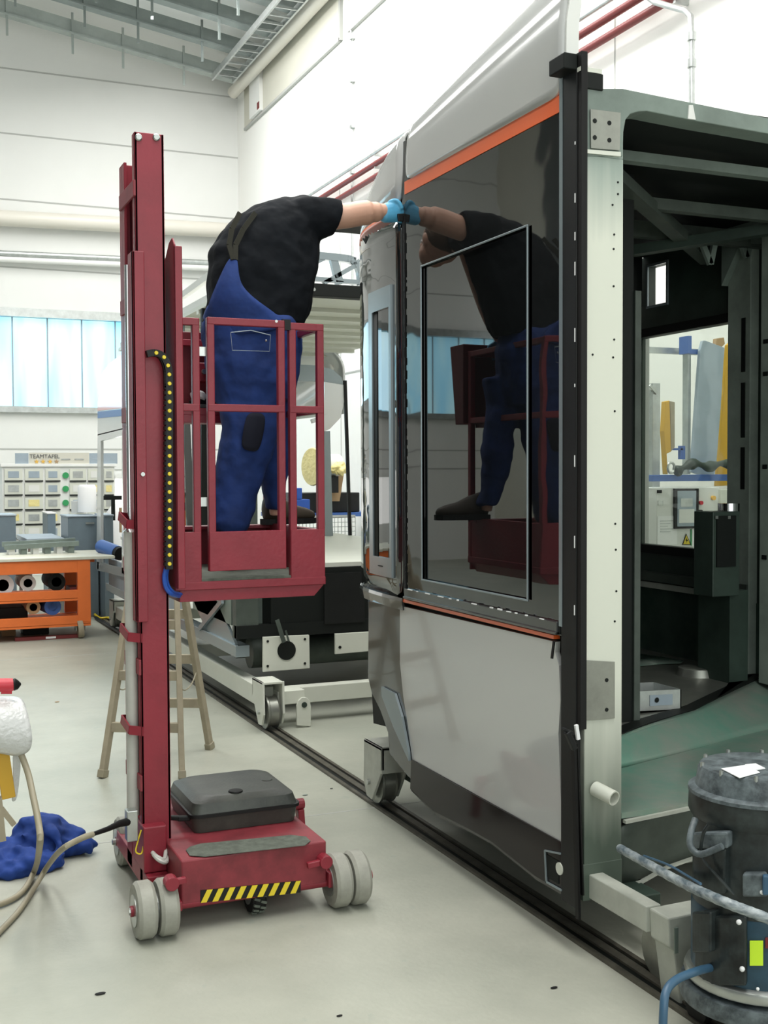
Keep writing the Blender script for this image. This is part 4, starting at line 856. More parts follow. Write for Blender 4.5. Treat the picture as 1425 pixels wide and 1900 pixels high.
tr_ = mb.build('roof_truss', 'frame_grey', K2)
for a, b, c, d, w_ in ((618, 480, 630, 528, .055), (664, 490, 600, 526, .03), (575, 492, 600, 480, .03)): mb = MB(); mb.bar(Q(a, b), Q(c, d), w_, .04, up=(0, 1, 0)); mb.build('truss_web', 'frame_grey', tr_)
mb = MB(); mb.bar(Q(560, 516), Q(664, 524), .03, .04, up=(0, 1, 0)); mb.build('truss_chord', 'frame_grey', tr_)
for q in (((xL, Y2, 3.15), (xL+.02, 11.4, 3.05)), ((xR, Y2, 3.0), (xR, 11.4, 3.0))): mb = MB(); mb.bar(*q, .04, .05); mb.build('roof_rail', 'white_plain', K2)
mb = MB(); mb.box(xL, xR, Y2+.06, 11.9, 2.93, 2.96); y = Y2+.5
while y < 11.6: mb.box(xL, xR, y, y+.06, 2.90, 2.93); y += .45
mb.build('ribbed_ceiling', 'cream', K2)
mb = MB(); mb.box(xL+.02, xR, Y2+.02, 11.9, 2.965, 3.02); mb.build('white_roof', 'white_plain', K2)
for y, m in ((8.7, 'interior_black'), (9.45, 'frame_grey'), (10.4, 'frame_grey')): mb = MB(); mb.bar((xL+.03, y, 1.0), (xL+.03, y-.12, 2.95), .05, .05); mb.build('side_post', m, K2)
# floor box and chassis
mb = MB(); mb.box(xL+.25, xR-.02, Y2, 11.8, .60, 1.02); fb = mb.build('floor_box', 'interior_black', K2)
mb = MB(); mb.box(xL, xR, Y2+.05, 11.9, 1.02, 1.05); mb.build('deck', 'cream', K2)
mb = MB(); mb.box(xL+.02, xL+.32, 7.9, 9.0, .62, 1.0); mb.build('equipment_box', 'primer', K2, .004)
mb = MB(); mb.box(xL, xL+.1, 7.72, 12.8, .42, .50); mb.build('side_sill', 'frame_grey', K2, .003)
mb = MB(); mb.prism([(xL+.02, 7.8, .5), (xL+.02, 8.6, .5), (xL+.02, 9.2, .80), (xL+.02, 8.4, .82)], (.02, 0, 0)); mb.bar((xL, 8.7, .5), (xL, 8.05, .78), .02, .04); mb.build('sill_gusset', 'frame_grey', K2)
mb = MB(); mb.box(xL+.0, xL+.02, 9.2, 12.6, .5, .78); mb.build('sill_web', 'pale_blue', K2)
mb = MB(); mb.box(xL, xR, Y2-.01, Y2+.05, .55, .64); mb.build('end_sill', 'interior_black', K2)
pp = [(488, 1182), (574, 1178), (575, 1240), (488, 1247)]
mb = MB(); mb.prism([Q(a, b, Y2-.04) for a, b in pp], (0, .02, 0)); cpl = mb.build('coupler_plate', 'cream', K2, .003)
mb = MB(); mb.lathe(Q(532, 1207, Y2-.045), [(0, 0), (.067, 0), (.067, .006), (0, .006)], 28, (0, 1, 0)); mb.build('round_hole', 'interior_black', cpl)
for a, b in ((497, 1182+8), (566, 1186), (497, 1236), (566, 1231)): mb = MB(); mb.lathe(Q(a, b, Y2-.045), [(0, 0), (.009, 0), (.009, .004), (0, .004)], 10, (0, 1, 0)); mb.build('bolt_hole', 'interior_black', cpl)
mb = MB(); mb.bar(Q(527, 1192, Y2-.07), Q(514, 1150, Y2-.07), .03, .008, up=(0, 1, 0)); mb.bar(Q(536, 1190, Y2-.06), Q(530, 1170, Y2-.06), .012, .008, up=(0, 1, 0)); mb.build('tie_strap', 'primer_mid', K2)
mb = MB(); mb.prism([Q(a, b, Y2-.04) for a, b in ((622, 1176), (690, 1172), (690, 1208), (622, 1214))], (0, .02, 0)); cp2 = mb.build('coupler_plate', 'cream', K2, .003)
mb = MB(); mb.lathe(Q(631, 1201, Y2-.045), [(0, 0), (.011, 0), (.011, .004), (0, .004)], 10, (0, 1, 0)); mb.build('bolt_hole', 'interior_black', cp2)
mb = MB(); mb.box(Q(600, 1100).x, Q(602, 1100).x+.3, Y2-.02, Y2, .62, .98); mb.build('hatch', 'black_plastic', fb)
# front mask far away
YM = 11.6
zc = 2.88
def mrow(x0, x1, zt, zb, r, y, n=7):
    pts = [Vector((x0, y, zb))]
    for k in range(n+1): a = math.pi-(math.pi/2)*k/n; pts.append(Vector((x0+r+r*math.cos(a), y, zt-r+r*math.sin(a))))
    for k in range(n+1): a = math.pi/2-(math.pi/2)*k/n; pts.append(Vector((x1-r+r*math.cos(a), y, zt-r+r*math.sin(a))))
    pts.append(Vector((x1, y, zb))); return pts
rows = [mrow(xL, xR, 2.98, 2.3, .25, YM-.4), mrow(xL+.0, xR, 2.95, 2.3, .32, YM), mrow(xL+.05, xR-.05, 2.88, 2.3, .42, 12.4), mrow(xL+.16, xR-.16, 2.80, 2.28, .5, 12.9)]
mat('mask_silver', (.62, .64, .64), .2, .3, coat=.3)
gridsurf(rows, 'mask_silver', 'mask_hood', K2, .03)
# left cheek: silver panel with narrow window
def cheek(px, py): return W(px, py, X=xL-.02)
def chp(pts, m, nm, par, x=xL-.02, th=.03): mb = MB(); mb.prism([W(a, b, X=x) for a, b in pts], (th, 0, 0)); return mb.build(nm, m, par)
cy = [cheek(183, 900).y, cheek(187, 900).y, cheek(230, 900).y, cheek(240, 900).y]
ck = chp([(246, 652), (222, 660), (202, 674), (190, 692), (184, 712), (182, 745), (181, 800), (181, 808), (246, 792)], 'mask_silver', 'mask_cheek', K2)
chp([(181, 745), (181, 762), (246, 755), (246, 736)], 'orange', 'cheek_stripe', ck, xL-.025, .004)
chp([(181, 764), (181, 776), (246, 770), (246, 757)], 'beam_blue', 'cheek_stripe', ck, xL-.025, .004)  # blue band paints a coloured reflection onto the silver cheek
chp([(181, 806), (179, 1056), (187, 1056), (187, 818), (236, 806), (246, 806), (246, 790)], 'mask_silver', 'mask_stile', ck)
chp([(226, 808), (226, 1064), (246, 1070), (246, 800)], 'mask_silver', 'mask_stile', ck)
chp([(180, 1042), (246, 1058), (246, 1075), (180, 1058)], 'frame_grey', 'mask_rail', ck)
# right inner parts of the mask
YQ = 11.0
def Rq(px, py): return W(px, py, Y=YQ)
hd = smoothpath([Rq(540, 668), Rq(580, 672), Rq(612, 680), Rq(634, 694), Rq(640, 712), Rq(640, 740), Rq(632, 775), Rq(612, 796), Rq(600, 801)], 4)
mb = MB(); mb.prism([Rq(545, 676), Rq(590, 678), Rq(618, 686), Rq(634, 700), Rq(637, 714), Rq(600, 708), Rq(545, 706)], (0, .05, 0)); mb.build('mask_header', 'frame_grey', K2)
mb = MB(); mb.prism([Rq(602, 708), Rq(638, 714), Rq(640, 740), Rq(632, 775), Rq(612, 796), Rq(600, 801)], (0, .03, 0)); mb.build('corner_panel', 'mask_silver', K2)
mb = MB(); mb.bar(Rq(640, 706), Rq(652, 1075), .03, .03); mb.build('mask_seal', 'black_rubber', K2)
mb = MB(); mb.bar(Rq(604, 800), Rq(612, 1080), .08, .05, up=(0, 1, 0)); mb.build('mask_post', 'frame_grey', K2)
mb = MB(); mb.bar(Rq(578, 782), Rq(606, 772), .05, .04); mb.build('mask_bracket', 'mask_silver', K2)
mb = MB(); mb.bar(Rq(560, 1018), Rq(655, 1016), .02, .06); mb.build('mask_crossbar', 'frame_grey', K2)
# dolly
D2 = thing('rail_dolly', 'white steel dolly with exposed rail wheel and lifting lug under the farther train cab', 'dolly', (3.2, 9.5, 0))
for x in (2.27, 4.2): mb = MB(); mb.box(x, x+.1, 7.35, 12.5, .14, .27); mb.build('side_beam', 'cream', D2, .004)
for y in (7.4, 9.6, 12.2): mb = MB(); mb.box(2.37, 4.2, y, y+.1, .13, .24); mb.build('cross_beam', 'cream', D2, .004)
mb = MB(); mb.tube([(2.4, 8.0, .40), (4.2, 8.0, .40)], .11, 18); mb.tube([(2.4, 8.35, .42), (4.2, 8.35, .42)], .11, 18); mb.build('cross_tube', 'primer_mid', D2, smooth=True)
fork(D2, 2.32, 7.32, m='cream', face=-1); fork(D2, 4.25, 7.32, m='cream', face=-1); fork(D2, 2.32, 12.6, m='cream', face=1)
mb = MB(); mb.box(2.37, 2.56, 7.26, 7.36, .16, .25); mb.build('lug_arm', 'cream', D2, .004)
lug = [Q(a, b, 7.24) for a, b in ((551, 1346), (551, 1310), (554, 1300), (561, 1294), (569, 1294), (575, 1300), (577, 1310), (577, 1348))]
mb = MB(); mb.prism(lug, (0, .02, 0)); lg2 = mb.build('lifting_lug', 'cream', D2, .003)
mb = MB(); mb.lathe(Q(565, 1308, 7.235), [(0, 0), (.019, 0), (.019, .004), (0, .004)], 16, (0, 1, 0)); mb.build('eye_hole', 'primer_dark', lg2)
# ================= VACUUM, bottom right =================
V = thing('industrial_vacuum', 'dusty black and blue drum vacuum with thick hoses in the bottom right foreground', 'vacuum', (2.26, 2.50, 0))
vc = Vector((2.40, 2.72, 0)); R_ = .20
mb = MB(); mb.lathe(vc, [(0, .20), (R_*.98, .20), (R_*.98, .40), (R_*.94, .42), (0, .42)], 40); mb.build('tank', 'vac_blue', V, smooth=True)
mb = MB(); mb.lathe(vc, [(0, .175), (.212, .175), (.217, .19), (.212, .205), (.20, .212), (0, .212)], 40); mb.build('base_ring', 'steel', V, smooth=True)
mb = MB(); mb.lathe(vc, [(0, .11), (.228, .11), (.232, .13), (.225, .16), (0, .165)], 40); bp_ = mb.build('base_plate', 'vac_dusty', V, smooth=True)
for k in range(4):
    a = math.radians(45+90*k); c = vc+Vector((math.cos(a)*.17, math.sin(a)*.17, 0)); mb = MB(); mb.lathe(c+Vector((-.015, 0, .05)), [(0, 0), (.05, 0), (.05, .03), (0, .03)], 14, (1, 0, 0)); mb.build('caster', 'black_rubber', bp_)
mb = MB(); mb.lathe(vc, [(0, .41), (R_*.97, .41), (R_*.95, .60), (R_*.97, .67), (0, .67)], 40); mb.build('motor_housing', 'vac_dark', V, smooth=True)
mb = MB(); mb.lathe(vc, [(0, .665), (R_*.99, .665), (R_*1.03, .68), (R_*1.02, .735), (R_*.96, .745), (0, .745)], 40); mb.build('head_ring', 'vac_dark', V, smooth=True)
mb = MB(); mb.lathe(vc, [(0, .736), (R_*1.035, .736), (R_*1.03, .746), (R_*.95, .753), (0, .753)], 40); mb.build('lid_rim', 'vac_dusty', V, smooth=True)
mb = MB(); mb.lathe(vc, [(0, .75), (R_*.93, .75), (R_*.89, .80), (R_*.86, .812), (R_*.80, .815), (R_*.5, .815)], 40); mb.lathe(vc, [(R_*.5, .8149), (0, .8149)], 40); lid2 = mb.build('lid', 'vac_dusty', V, smooth=True)
for k in range(10):
    a = math.radians(36*k+10); mb = MB(); mb.lathe(vc+Vector((math.cos(a)*R_*.84, math.sin(a)*R_*.84, .806)), [(0, 0), (.007, 0), (.006, .016), (0, .018)], 8); mb.build('lid_screw', 'steel', lid2)
a_, b_, c_, d_ = [W(x, y, z=.817) for x, y in ((1338, 1427), (1385, 1420), (1410, 1434), (1372, 1444))]
mb = MB(); mb.prism([a_, b_, c_, d_], (0, 0, .002)); mb.build('paper_label', 'paper', lid2)
a_, b_, c_, d_ = [W(x, y, z=.817) for x, y in ((1382, 1420), (1402, 1418), (1420, 1427), (1400, 1430))]
mb = MB(); mb.prism([a_, b_, c_, d_], (0, 0, .003)); mb.build('paper_label', 'paper', lid2)
def VS(px, py, rr=R_): # nearest point on drum cylinder
    d = MC @ Vector(((px-712.5)/F, (950-py)/F, -1)); o = CAMP-vc; A = d.x**2+d.y**2; B = 2*(o.x*d.x+o.y*d.y); Cc = o.x**2+o.y**2-rr*rr; di = max(B*B-4*A*Cc, 0)
    return CAMP+d*((-B-math.sqrt(di))/(2*A))
# side motor / latch housings, pipe collar
def drumbox(x0, y0, x1, y1, rr, m, nm, th=.03, par=V, bev=.006):
    n = 6; inner = []; mb = MB(); rows = []
    for j in (y0, y1): rows.append([VS(x0+(x1-x0)*k/n, j, rr) for k in range(n+1)])
    top_, bot_ = rows; pts = []
    vs = []; 
    for row in rows:
        vs += row; vs += [v+(vc-Vector((0, 0, 0))-Vector((v.x, v.y, 0))).normalized()*th for v in row]
    N = n+1; fs = []
    for k in range(n):
        fs.append((k, k+1, 2*N+k+1, 2*N+k)); fs.append((N+k, 3*N+k, 3*N+k+1, N+k+1)); fs.append((k, N+k, N+k+1, k+1)); fs.append((2*N+k, 2*N+k+1, 3*N+k+1, 3*N+k))
    fs.append((0, 2*N, 3*N, N)); fs.append((n, N+n, 3*N+n, 2*N+n)); mb.add(vs, fs); return mb.build(nm, m, par, bev)
drumbox(1288, 1700, 1385, 1830, R_+.012, 'vac_dark', 'side_housing', .03)
drumbox(1283, 1692, 1318, 1768, R_+.035, 'vac_dark', 'inlet_block', .05)
for x, y in ((1371, 1711), (1377, 1798), (1406, 1835), (1414, 1655)):
    p = VS(x, y, R_+.016); mb = MB(); mb.ball(p, .008 if y < 1830 else .005, n=10); mb.build('rivet', 'paper', V, smooth=True)
drumbox(1391, 1746, 1416, 1792, R_+.003, 'fluo', 'yellow_tag', .004, bev=.0005)
drumbox(1377, 1622, 1425, 1665, R_+.02, 'vac_dusty', 'latch', .03)
drumbox(1415, 1625, 1436, 1662, R_+.035, 'hose_blue', 'latch_plate', .02)
drumbox(1420, 1740, 1428, 1760, R_+.003, 'pipe_red', 'red_sticker', .003, bev=.0005)
drumbox(1279, 1545, 1350, 1575, R_+.03, 'vac_dusty', 'clamp_arm', .04)
drumbox(1285, 1575, 1345, 1660, R_+.015, 'vac_dark', 'cable_housing', .03)
hd = smoothpath([VS(1290, 1520, R_+.03), VS(1282, 1545, R_+.06), VS(1281, 1570, R_+.07), VS(1300, 1585, R_+.06), VS(1340, 1570, R_+.05)], 5)
mb = MB(); mb.tube(hd, .010, 10); mb.build('carry_handle', 'vac_dusty', V, smooth=True)
cb_ = smoothpath([VS(1315, 1530, R_+.04), VS(1304, 1550, R_+.05), VS(1302, 1590, R_+.04), VS(1330, 1625, R_+.03), VS(1362, 1660, R_+.02)], 5)
mb = MB(); mb.tube(cb_, .005, 8); mb.build('power_cord', 'vac_dark', V, smooth=True)
# hoses
h = smoothpath([W(1150, 1574, Y=3.2), W(1200, 1602, Y=3.0), W(1270, 1640, Y=2.72), W(1340, 1672, Y=2.50), W(1400, 1695, Y=2.42), W(1480, 1725, Y=2.35)], 8)
mb = MB(); mb.tube(h, [.014+.0012*(i % 2) for i in range(len(h))], 14); mb.build('suction_hose', 'hose_dusty', V, smooth=True)
h = smoothpath([W(1195, 1588, Y=3.1), W(1240, 1605, Y=2.9), W(1275, 1625, Y=2.75), W(1300, 1640, Y=2.62)], 6)
mb = MB(); mb.tube(h, .004, 8); mb.build('thin_air_line', 'hose_blue', V, smooth=True)
h = smoothpath([VS(1320, 1795, R_+.0), W(1290, 1803, Y=2.62), W(1255, 1818, Y=2.60), W(1236, 1840, Y=2.58), W(1231, 1880, Y=2.56), W(1229, 1960, Y=2.55)], 8)
mb = MB(); mb.tube(h, .012, 14); mb.build('floor_hose', 'hose_blue', V, smooth=True)
h = smoothpath([W(1292, 1836, Y=2.42), W(1330, 1810, Y=2.40), VS(1350, 1800, R_+.01)], 6)
# ================= STEPLADDER behind the mast =================
LD = thing('stepladder', 'beige wooden double stepladder standing behind the red mast', 'ladder', (1.5, 6.7, 0))
f1, f2, f3 = W(190, 1443, z=0), W(338, 1445, z=0), W(390, 1390, z=0); f4 = f1+(f3-f2)
H = 1.22; mid = (f1+f2+f3+f4)/4
t1 = mid.lerp(f1, .42); t2 = mid.lerp(f2, .42); ax = (f3-f2).normalized()
t1 = mid+(f1-f2)*.26-ax*.02; t2 = mid-(f1-f2)*.26-ax*.02; t4 = t1+ax*.05; t3 = t2+ax*.05
for t in (t1, t2, t3, t4): t.z = H
for nm, a, b in (('rail', f1, t1), ('rail', f2, t2), ('rail', f3, t3), ('rail', f4, t4)):
    mb = MB(); mb.bar(a, b, .032, .045); o = mb.build('leg', 'wood', LD, .004)
    mb = MB(); mb.bar(a, a.lerp(b, .035), .042, .055); mb.build('foot_cap', 'hose_beige', o, .004)
def rung(a, ta, b, tb, z):
    k = z/H; mb = MB(); mb.bar(a.lerp(ta, k), b.lerp(tb, k), .03, .055); mb.build('rung', 'wood', LD, .003)
for z in (.27, .55, .83, 1.08): rung(f1, t1, f2, t2, z)
for z in (.30, .58, .86): rung(f4, t4, f3, t3, z)
mb = MB(); a = f1.lerp(t1, .40); b = f4.lerp(t4, .42); mb.tube(smoothpath([a, a.lerp(b, .3)-Vector((0, 0, .05)), a.lerp(b, .7)-Vector((0, 0, .05)), b], 4), .004, 6); mb.build('tie_cord', 'hose_beige', LD)
mb = MB(); a = f2.lerp(t2, .40); b = f3.lerp(t3, .42); mb.tube(smoothpath([a, a.lerp(b, .3)-Vector((0, 0, .05)), a.lerp(b, .7)-Vector((0, 0, .05)), b], 4), .004, 6); mb.build('tie_cord', 'hose_beige', LD)
# ================= LEFT: trestle under wrap, red tool, cloth, hoses =================
TB = thing('trestle', 'yellow trestle at the left edge, its top covered by clear wrap', 'trestle', (.4, 4.6, 0))
yt = 4.55
mb = MB(); a, b = W(2, 1385, Y=yt), W(16, 1480, Y=yt); mb.bar(a, b, .05, .03, up=(0, 1, 0)); mb.build('leg', 'mustard', TB, .003)
mb = MB(); mb.bar(W(-30, 1378, Y=yt), W(22, 1372, Y=yt), .05, .05); mb.build('top_beam', 'mustard', TB, .003)
mb = MB(); mb.bar(W(-6, 1480, Y=yt), W(2, 1560, Y=yt), .035, .03); mb.bar(W(2, 1500, Y=yt), W(26, 1530, Y=yt), .02, .02); mb.build('strut', 'wood', TB)
mb = MB(); a = W(-12, 1470, Y=yt); mb.bar(a, Vector((a.x-.02, a.y, 0)), .04, .03); a = W(-60, 1470, Y=yt+.1); mb.bar(a, Vector((a.x-.02, a.y, 0)), .04, .03); mb.build('rear_leg', 'mustard', TB)
# crumpled wrap
def drape(rows, m, nm, label=None, cat=None, jit=.01, th=.003, sub=2, par=None):
    random.seed(11); R2 = [[v+Vector((random.uniform(-jit, jit), random.uniform(-jit, jit), random.uniform(-jit, jit))) for v in r] for r in rows]
    o = gridsurf(R2, m, nm, par, th, sub)
    if label: tag(o, label, cat)
    return o
rows = [[W(x, 1292+abs(x-20)*.06, Y=yt+.08) for x in (-40, -10, 20, 42)], [W(x, y, Y=yt-.06) for x, y in ((-40, 1308), (-8, 1306), (24, 1304), (50, 1312))], [W(x, y, Y=yt-.10) for x, y in ((-40, 1345), (-6, 1345), (28, 1345), (58, 1350))], [W(x, y, Y=yt-.10) for x, y in ((-40, 1378), (-4, 1380), (30, 1384), (62, 1388))], [W(x, y, Y=yt-.06) for x, y in ((-42, 1392), (-2, 1396), (24, 1402), (44, 1400))]]
drape(rows, 'film_clear', 'plastic_wrap', 'crumpled clear bubble wrap over the yellow trestle at the left edge', 'wrap', .004)
rows = [[W(x, 1395, Y=yt-.02) for x in (22, 32, 42)], [W(x, 1440, Y=yt-.0) for x in (24, 36, 40)], [W(x, 1484, Y=yt) for x in (20, 26, 34)]]
drape(rows, 'film_clear', 'plastic_wrap', 'narrow tail of clear film hanging below the bubble wrap at left', 'wrap', .006)
T_ = thing('drill', 'red power tool with dark chuck lying on the wrapped trestle at the left edge', 'drill', W(5, 1280, Y=yt))
mb = MB(); mb.tube([W(-60, 1272, Y=yt), W(14, 1271, Y=yt), W(24, 1270, Y=yt)], [.026, .026, .024], 16); mb.build('tool_body', 'tool_red', T_, smooth=True)
mb = MB(); mb.tube([W(22, 1270, Y=yt), W(27, 1270, Y=yt), W(33, 1270, Y=yt), W(39, 1269, Y=yt)], [.020, .024, .018, .004], 14); mb.build('chuck', 'black_plastic', T_, smooth=True)
mb = MB(); mb.tube([W(2, 1282, Y=yt), W(22, 1282, Y=yt)], .012, 10); mb.build('depth_grip', 'tool_red', T_, smooth=True)
# blue jacket heap on the floor
mb = MB()
def hb(px, py, z, r, sx=1, sy=1, sz=1): c = W(px, py, z=z); mb.ball(c, r, sx, sy, sz, 14)
hb(78, 1562, .07, .12, 1.15, .9, 1.1); hb(30, 1585, .035, .13, 1.4, .9, .55); hb(110, 1565, .05, .10, 1.1, .8, .9); hb(140, 1572, .035, .07, 1.5, .8, .6); hb(165, 1578, .02, .03, 1.2, 1, .8); hb(0, 1600, .03, .12, 1.5, .9, .5); hb(60, 1604, .03, .09, 1.5, .9, .6); hb(20, 1618, .02, .07, 1.6, .8, .5); hb(-40, 1595, .03, .12, 1.5, .9, .5)
for pts, r in ((((40, 1555, .12), (70, 1530, .16), (100, 1548, .13), (115, 1590, .05)), .022), (((20, 1575, .08), (60, 1590, .07), (90, 1600, .04)), .02), (((95, 1530, .13), (125, 1560, .08), (165, 1572, .03)), .018), (((-20, 1580, .08), (20, 1600, .06), (40, 1622, .02)), .02)):
    mb.tube(smoothpath([W(a, b, z=c) for a, b, c in pts], 4), r, 8)
o = organic(mb, 'work_jacket', 'cloth_blue', None, .008, 3, .05, .07); tag(o, 'crumpled navy blue work jacket lying on the floor at left', 'jacket')
# beige hoses
h1_ = smoothpath([W(38, 1396, Y=4.5), W(52, 1435, Y=4.45), W(62, 1480, Y=4.3), W(72, 1530, Y=4.2), W(74, 1565, Y=4.15), Vector(W(66, 1610, z=.06)), W(45, 1650, z=.02), W(15, 1672, z=.015), W(-40, 1690, z=.015)], 8)
mb = MB(); mb.tube(h1_, .012, 12); tag(mb.build('air_hose', 'hose_beige', smooth=True), 'beige hose hanging from the trestle and curving down over the blue jacket', 'hose')
h2_ = smoothpath([W(172, 1548, Y=4.25), W(150, 1556, Y=4.22), W(115, 1576, Y=4.2), W(90, 1605, z=.10), W(65, 1645, z=.02), W(35, 1690, z=.014), W(0, 1728, z=.014), W(-40, 1770, z=.014)], 8)
mb = MB(); mb.tube(h2_, .011, 12); o = mb.build('power_cable', 'hose_beige', smooth=True); tag(o, 'beige cable leading from the black plug of the red lift across the floor', 'cable')
# ================= ORANGE BENCH =================
yb = 12.1
WB = thing('workbench', 'orange steel workbench with pale top on casters at the far left', 'workbench', (.5, 12.4, 0))
def Bq(px, py, y=yb): return W(px, py, Y=y)
xr_ = Bq(168, 1100).x; xl_ = xr_-2.6; zt_ = Bq(100, 1040).z; z2 = Bq(100, 1100).z; z3 = Bq(100, 1148).z; d_ = 1.0
mb = MB(); mb.box(xl_, xr_+.25, yb-.02, yb+d_, zt_, zt_+.03); mb.build('top', 'bench_top', WB, .004)
mb = MB(); mb.box(xl_, xr_, yb, yb+.06, zt_-.13, zt_); mb.box(xl_, xr_+.2, yb+d_-.06, yb+d_, zt_-.1, zt_); mb.build('apron', 'bench_orange', WB, .004)
for i, z in enumerate((z2, z3)): mb = MB(); mb.box(xl_, xr_, yb, yb+d_, z-.09, z-.06); mb.box(xl_, xr_, yb, yb+.05, z-.07, z+.02); mb.build('shelf', 'bench_orange', WB, .003)
for x in (xr_-.129, xl_+1.0, xl_+.001): 
    for y in (yb-.003, yb+d_-.085): mb = MB(); mb.box(x, x+.13, y, y+.08, z3-.05, zt_-.001); mb.build('leg', 'bench_orange', WB, .004)
for x, y in ((xr_-.1, yb+.05), (xr_-1.1, yb+.6), (xl_+.3, yb+.05), (xr_-.9, yb+.9)):
    mb = MB(); mb.lathe((x-.03, y, .1), [(.02, 0), (.095, 0), (.10, .01), (.10, .045), (.095, .055), (.02, .055)], 20, (1, 0, .1)); w_ = mb.build('caster', 'wood', WB, smooth=True)
    mb = MB(); mb.box(x-.05, x+.05, y-.04, y+.06, .16, z3-.06); mb.box(x-.05, x-.04, y-.03, y+.05, .08, .2); mb.box(x+.04, x+.05, y-.03, y+.05, .08, .2); mb.build('fork', 'bare_metal', w_)
def roll(px, py, r, m, lab, y, nm='roll', L_=.5, inner='interior_black', skew=0):
    p = Bq(px, py, y); q = thing(nm, lab, 'roll', p)
    mb = MB(); mb.lathe(p, [(r*.55, 0), (r, 0), (r, L_), (r*.55, L_), (r*.55, 0.0)], 22, (skew, 1, 0)); mb.build('sleeve', m, q, smooth=True)
    mb = MB(); mb.lathe(p+Vector((0, .02, 0)), [(0, 0), (r*.56, 0), (r*.56, .01), (0, .01)], 16, (skew, 1, 0)); mb.build('core', inner, q)
roll(62, 1127, .07, 'cardboard', 'short brown cardboard tube on the lower bench shelf', yb+.08)
roll(98, 1126, .085, 'beam_blue', 'blue rolled mat on the lower bench shelf beside the cardboard tube', yb+.09, skew=-.1)
roll(5, 1086, .11, 'paper', 'large white film roll on the middle bench shelf at the picture edge', yb+.12)
roll(52, 1082, .08, 'white_plain', 'grey film roll in the middle of the middle bench shelf', yb+.12)
roll(105, 1080, .09, 'interior_black', 'dark film roll at the right on the middle bench shelf', yb+.1, inner='white_plain')
mb = MB(); p = Bq(130, 1094, yb+.1); mb.box(p.x, p.x+.16, p.y, p.y+.3, z2-.058, z2+.035); tag(mb.build('binder', 'pipe_red', bevel=.003), 'flat dark red box at the right end of the middle bench shelf', 'box')
mb = MB(); p = Bq(10, 1130, yb+.3); mb.box(p.x-.3, p.x+.22, p.y, p.y+.4, z3-.058, z3+.10); tag(mb.build('crate', 'black_plastic', bevel=.005), 'black crate on the lower bench shelf left of the tubes', 'crate')
for i, px in enumerate((20, 60, 82)): 
    p = Bq(px, 1180, yb+.5); mb = MB(); mb.box(p.x-.09, p.x+.05, p.y, p.y+.3, .001, .19-.03*i); tag(mb.build('scrap_box', 'black_plastic' if i else 'cardboard', bevel=.004), ['brown box on the floor under the orange bench', 'taller black box on the floor under the orange bench', 'lower black box on the floor under the orange bench'][i], 'box')
mb = MB(); p = W(85, 1187, z=0); mb.box(p.x-.3, p.x+.35, p.y, p.y+.06, .001, .035); mb.use(1); mb.box(p.x, p.x+.1, p.y-.004, p.y, .01, .03); tag(mb.build('floor_strip', ['pipe_red', 'paper']), 'flat red strip with a white mark on the floor under the orange bench', 'strip')
# blue film tube on bench
BT = thing('film_roll', 'light blue film roll with black end cap lying on the bench behind the mask window', 'roll', Bq(205, 1018, yb+.3))
mb = MB(); a, b = Bq(188, 1014, yb+.5), Bq(219, 1026, yb+.15); mb.tube([a, b], .075, 18); mb.build('sleeve', 'beam_blue', BT, smooth=True)
mb = MB(); mb.tube([b, b.lerp(a, -.16)], .07, 16); mb.build('end_cap', 'black_rubber', BT, smooth=True)
# low trolley / rack on bench
TR = thing('tool_trolley', 'low brown metal rack on the pale top of the orange bench', 'rack', Bq(70, 1020, yb+.6))
p, q = Bq(8, 1016, yb+.6), Bq(146, 1008, yb+.6)
mb = MB(); mb.bar(p, q, .05, .05); mb.bar(p+Vector((0, .25, .02)), q+Vector((0, .25, .02)), .05, .05); mb.build('long_bar', 'primer', TR)
for k in range(6): u = p.lerp(q, .1+.16*k); mb = MB(); mb.box(u.x-.03, u.x+.03, u.y, u.y+.25, zt_+.03, u.z); mb.build('rack_foot', 'primer' if k % 2 else 'white_plain', TR)
# grey cabinets behind
def cab_box(px0, py0, px1, py1, y, dep, lab, top='pale_blue', m='blue_box'):
    a, b = W(px0, py0, Y=y), W(px1, py1, Y=y); q = thing('steel_cabinet', lab, 'cabinet', (a.x, y, 0), 'grey blue cabinets behind the bench')
    mb = MB(); mb.box(a.x, b.x, y, y+dep, 0, a.z-.02); o = mb.build('body', m, q, .006); mb = MB(); mb.box(a.x-.01, b.x+.01, y-.01, y+dep, a.z-.02, a.z); mb.build('top', top, q, .004)
    mb = MB(); mb.box(a.x+.2, a.x+.3, y-.02, y-.01, a.z-.1, a.z-.08); mb.build('handle', 'steel', o)
cab_box(-60, 956, 30, 1010, 14.0, .6, 'grey blue steel cabinet at the left picture edge behind the bench')
cab_box(88, 951, 104, 1010, 15.2, .5, 'narrow grey blue cabinet between the two wider ones', 'white_plain')
cab_box(126, 957, 182, 1010, 13.9, .6, 'wide grey blue steel cabinet beside the cab mask, right of the table')
cab_box(193, 955, 212, 1120, 13.6, .6, 'grey blue steel cabinet seen through the silver mask window')
mb = MB(); a = W(32, 992, Y=14.9); b = W(98, 1004, Y=14.9); mb.box(a.x, b.x, 13.9, 15.0, a.z-.06, a.z); q = tag(mb.build('work_table', 'pale_blue', bevel=.004), 'pale blue table top between the grey blue cabinets', 'table')
mb = MB()
for x in (a.x+.02, b.x-.06):
    for y in (13.92, 14.94): mb = MB(); mb.box(x, x+.04, y, y+.04, 0, a.z-.06); mb.build('leg', 'steel', q)
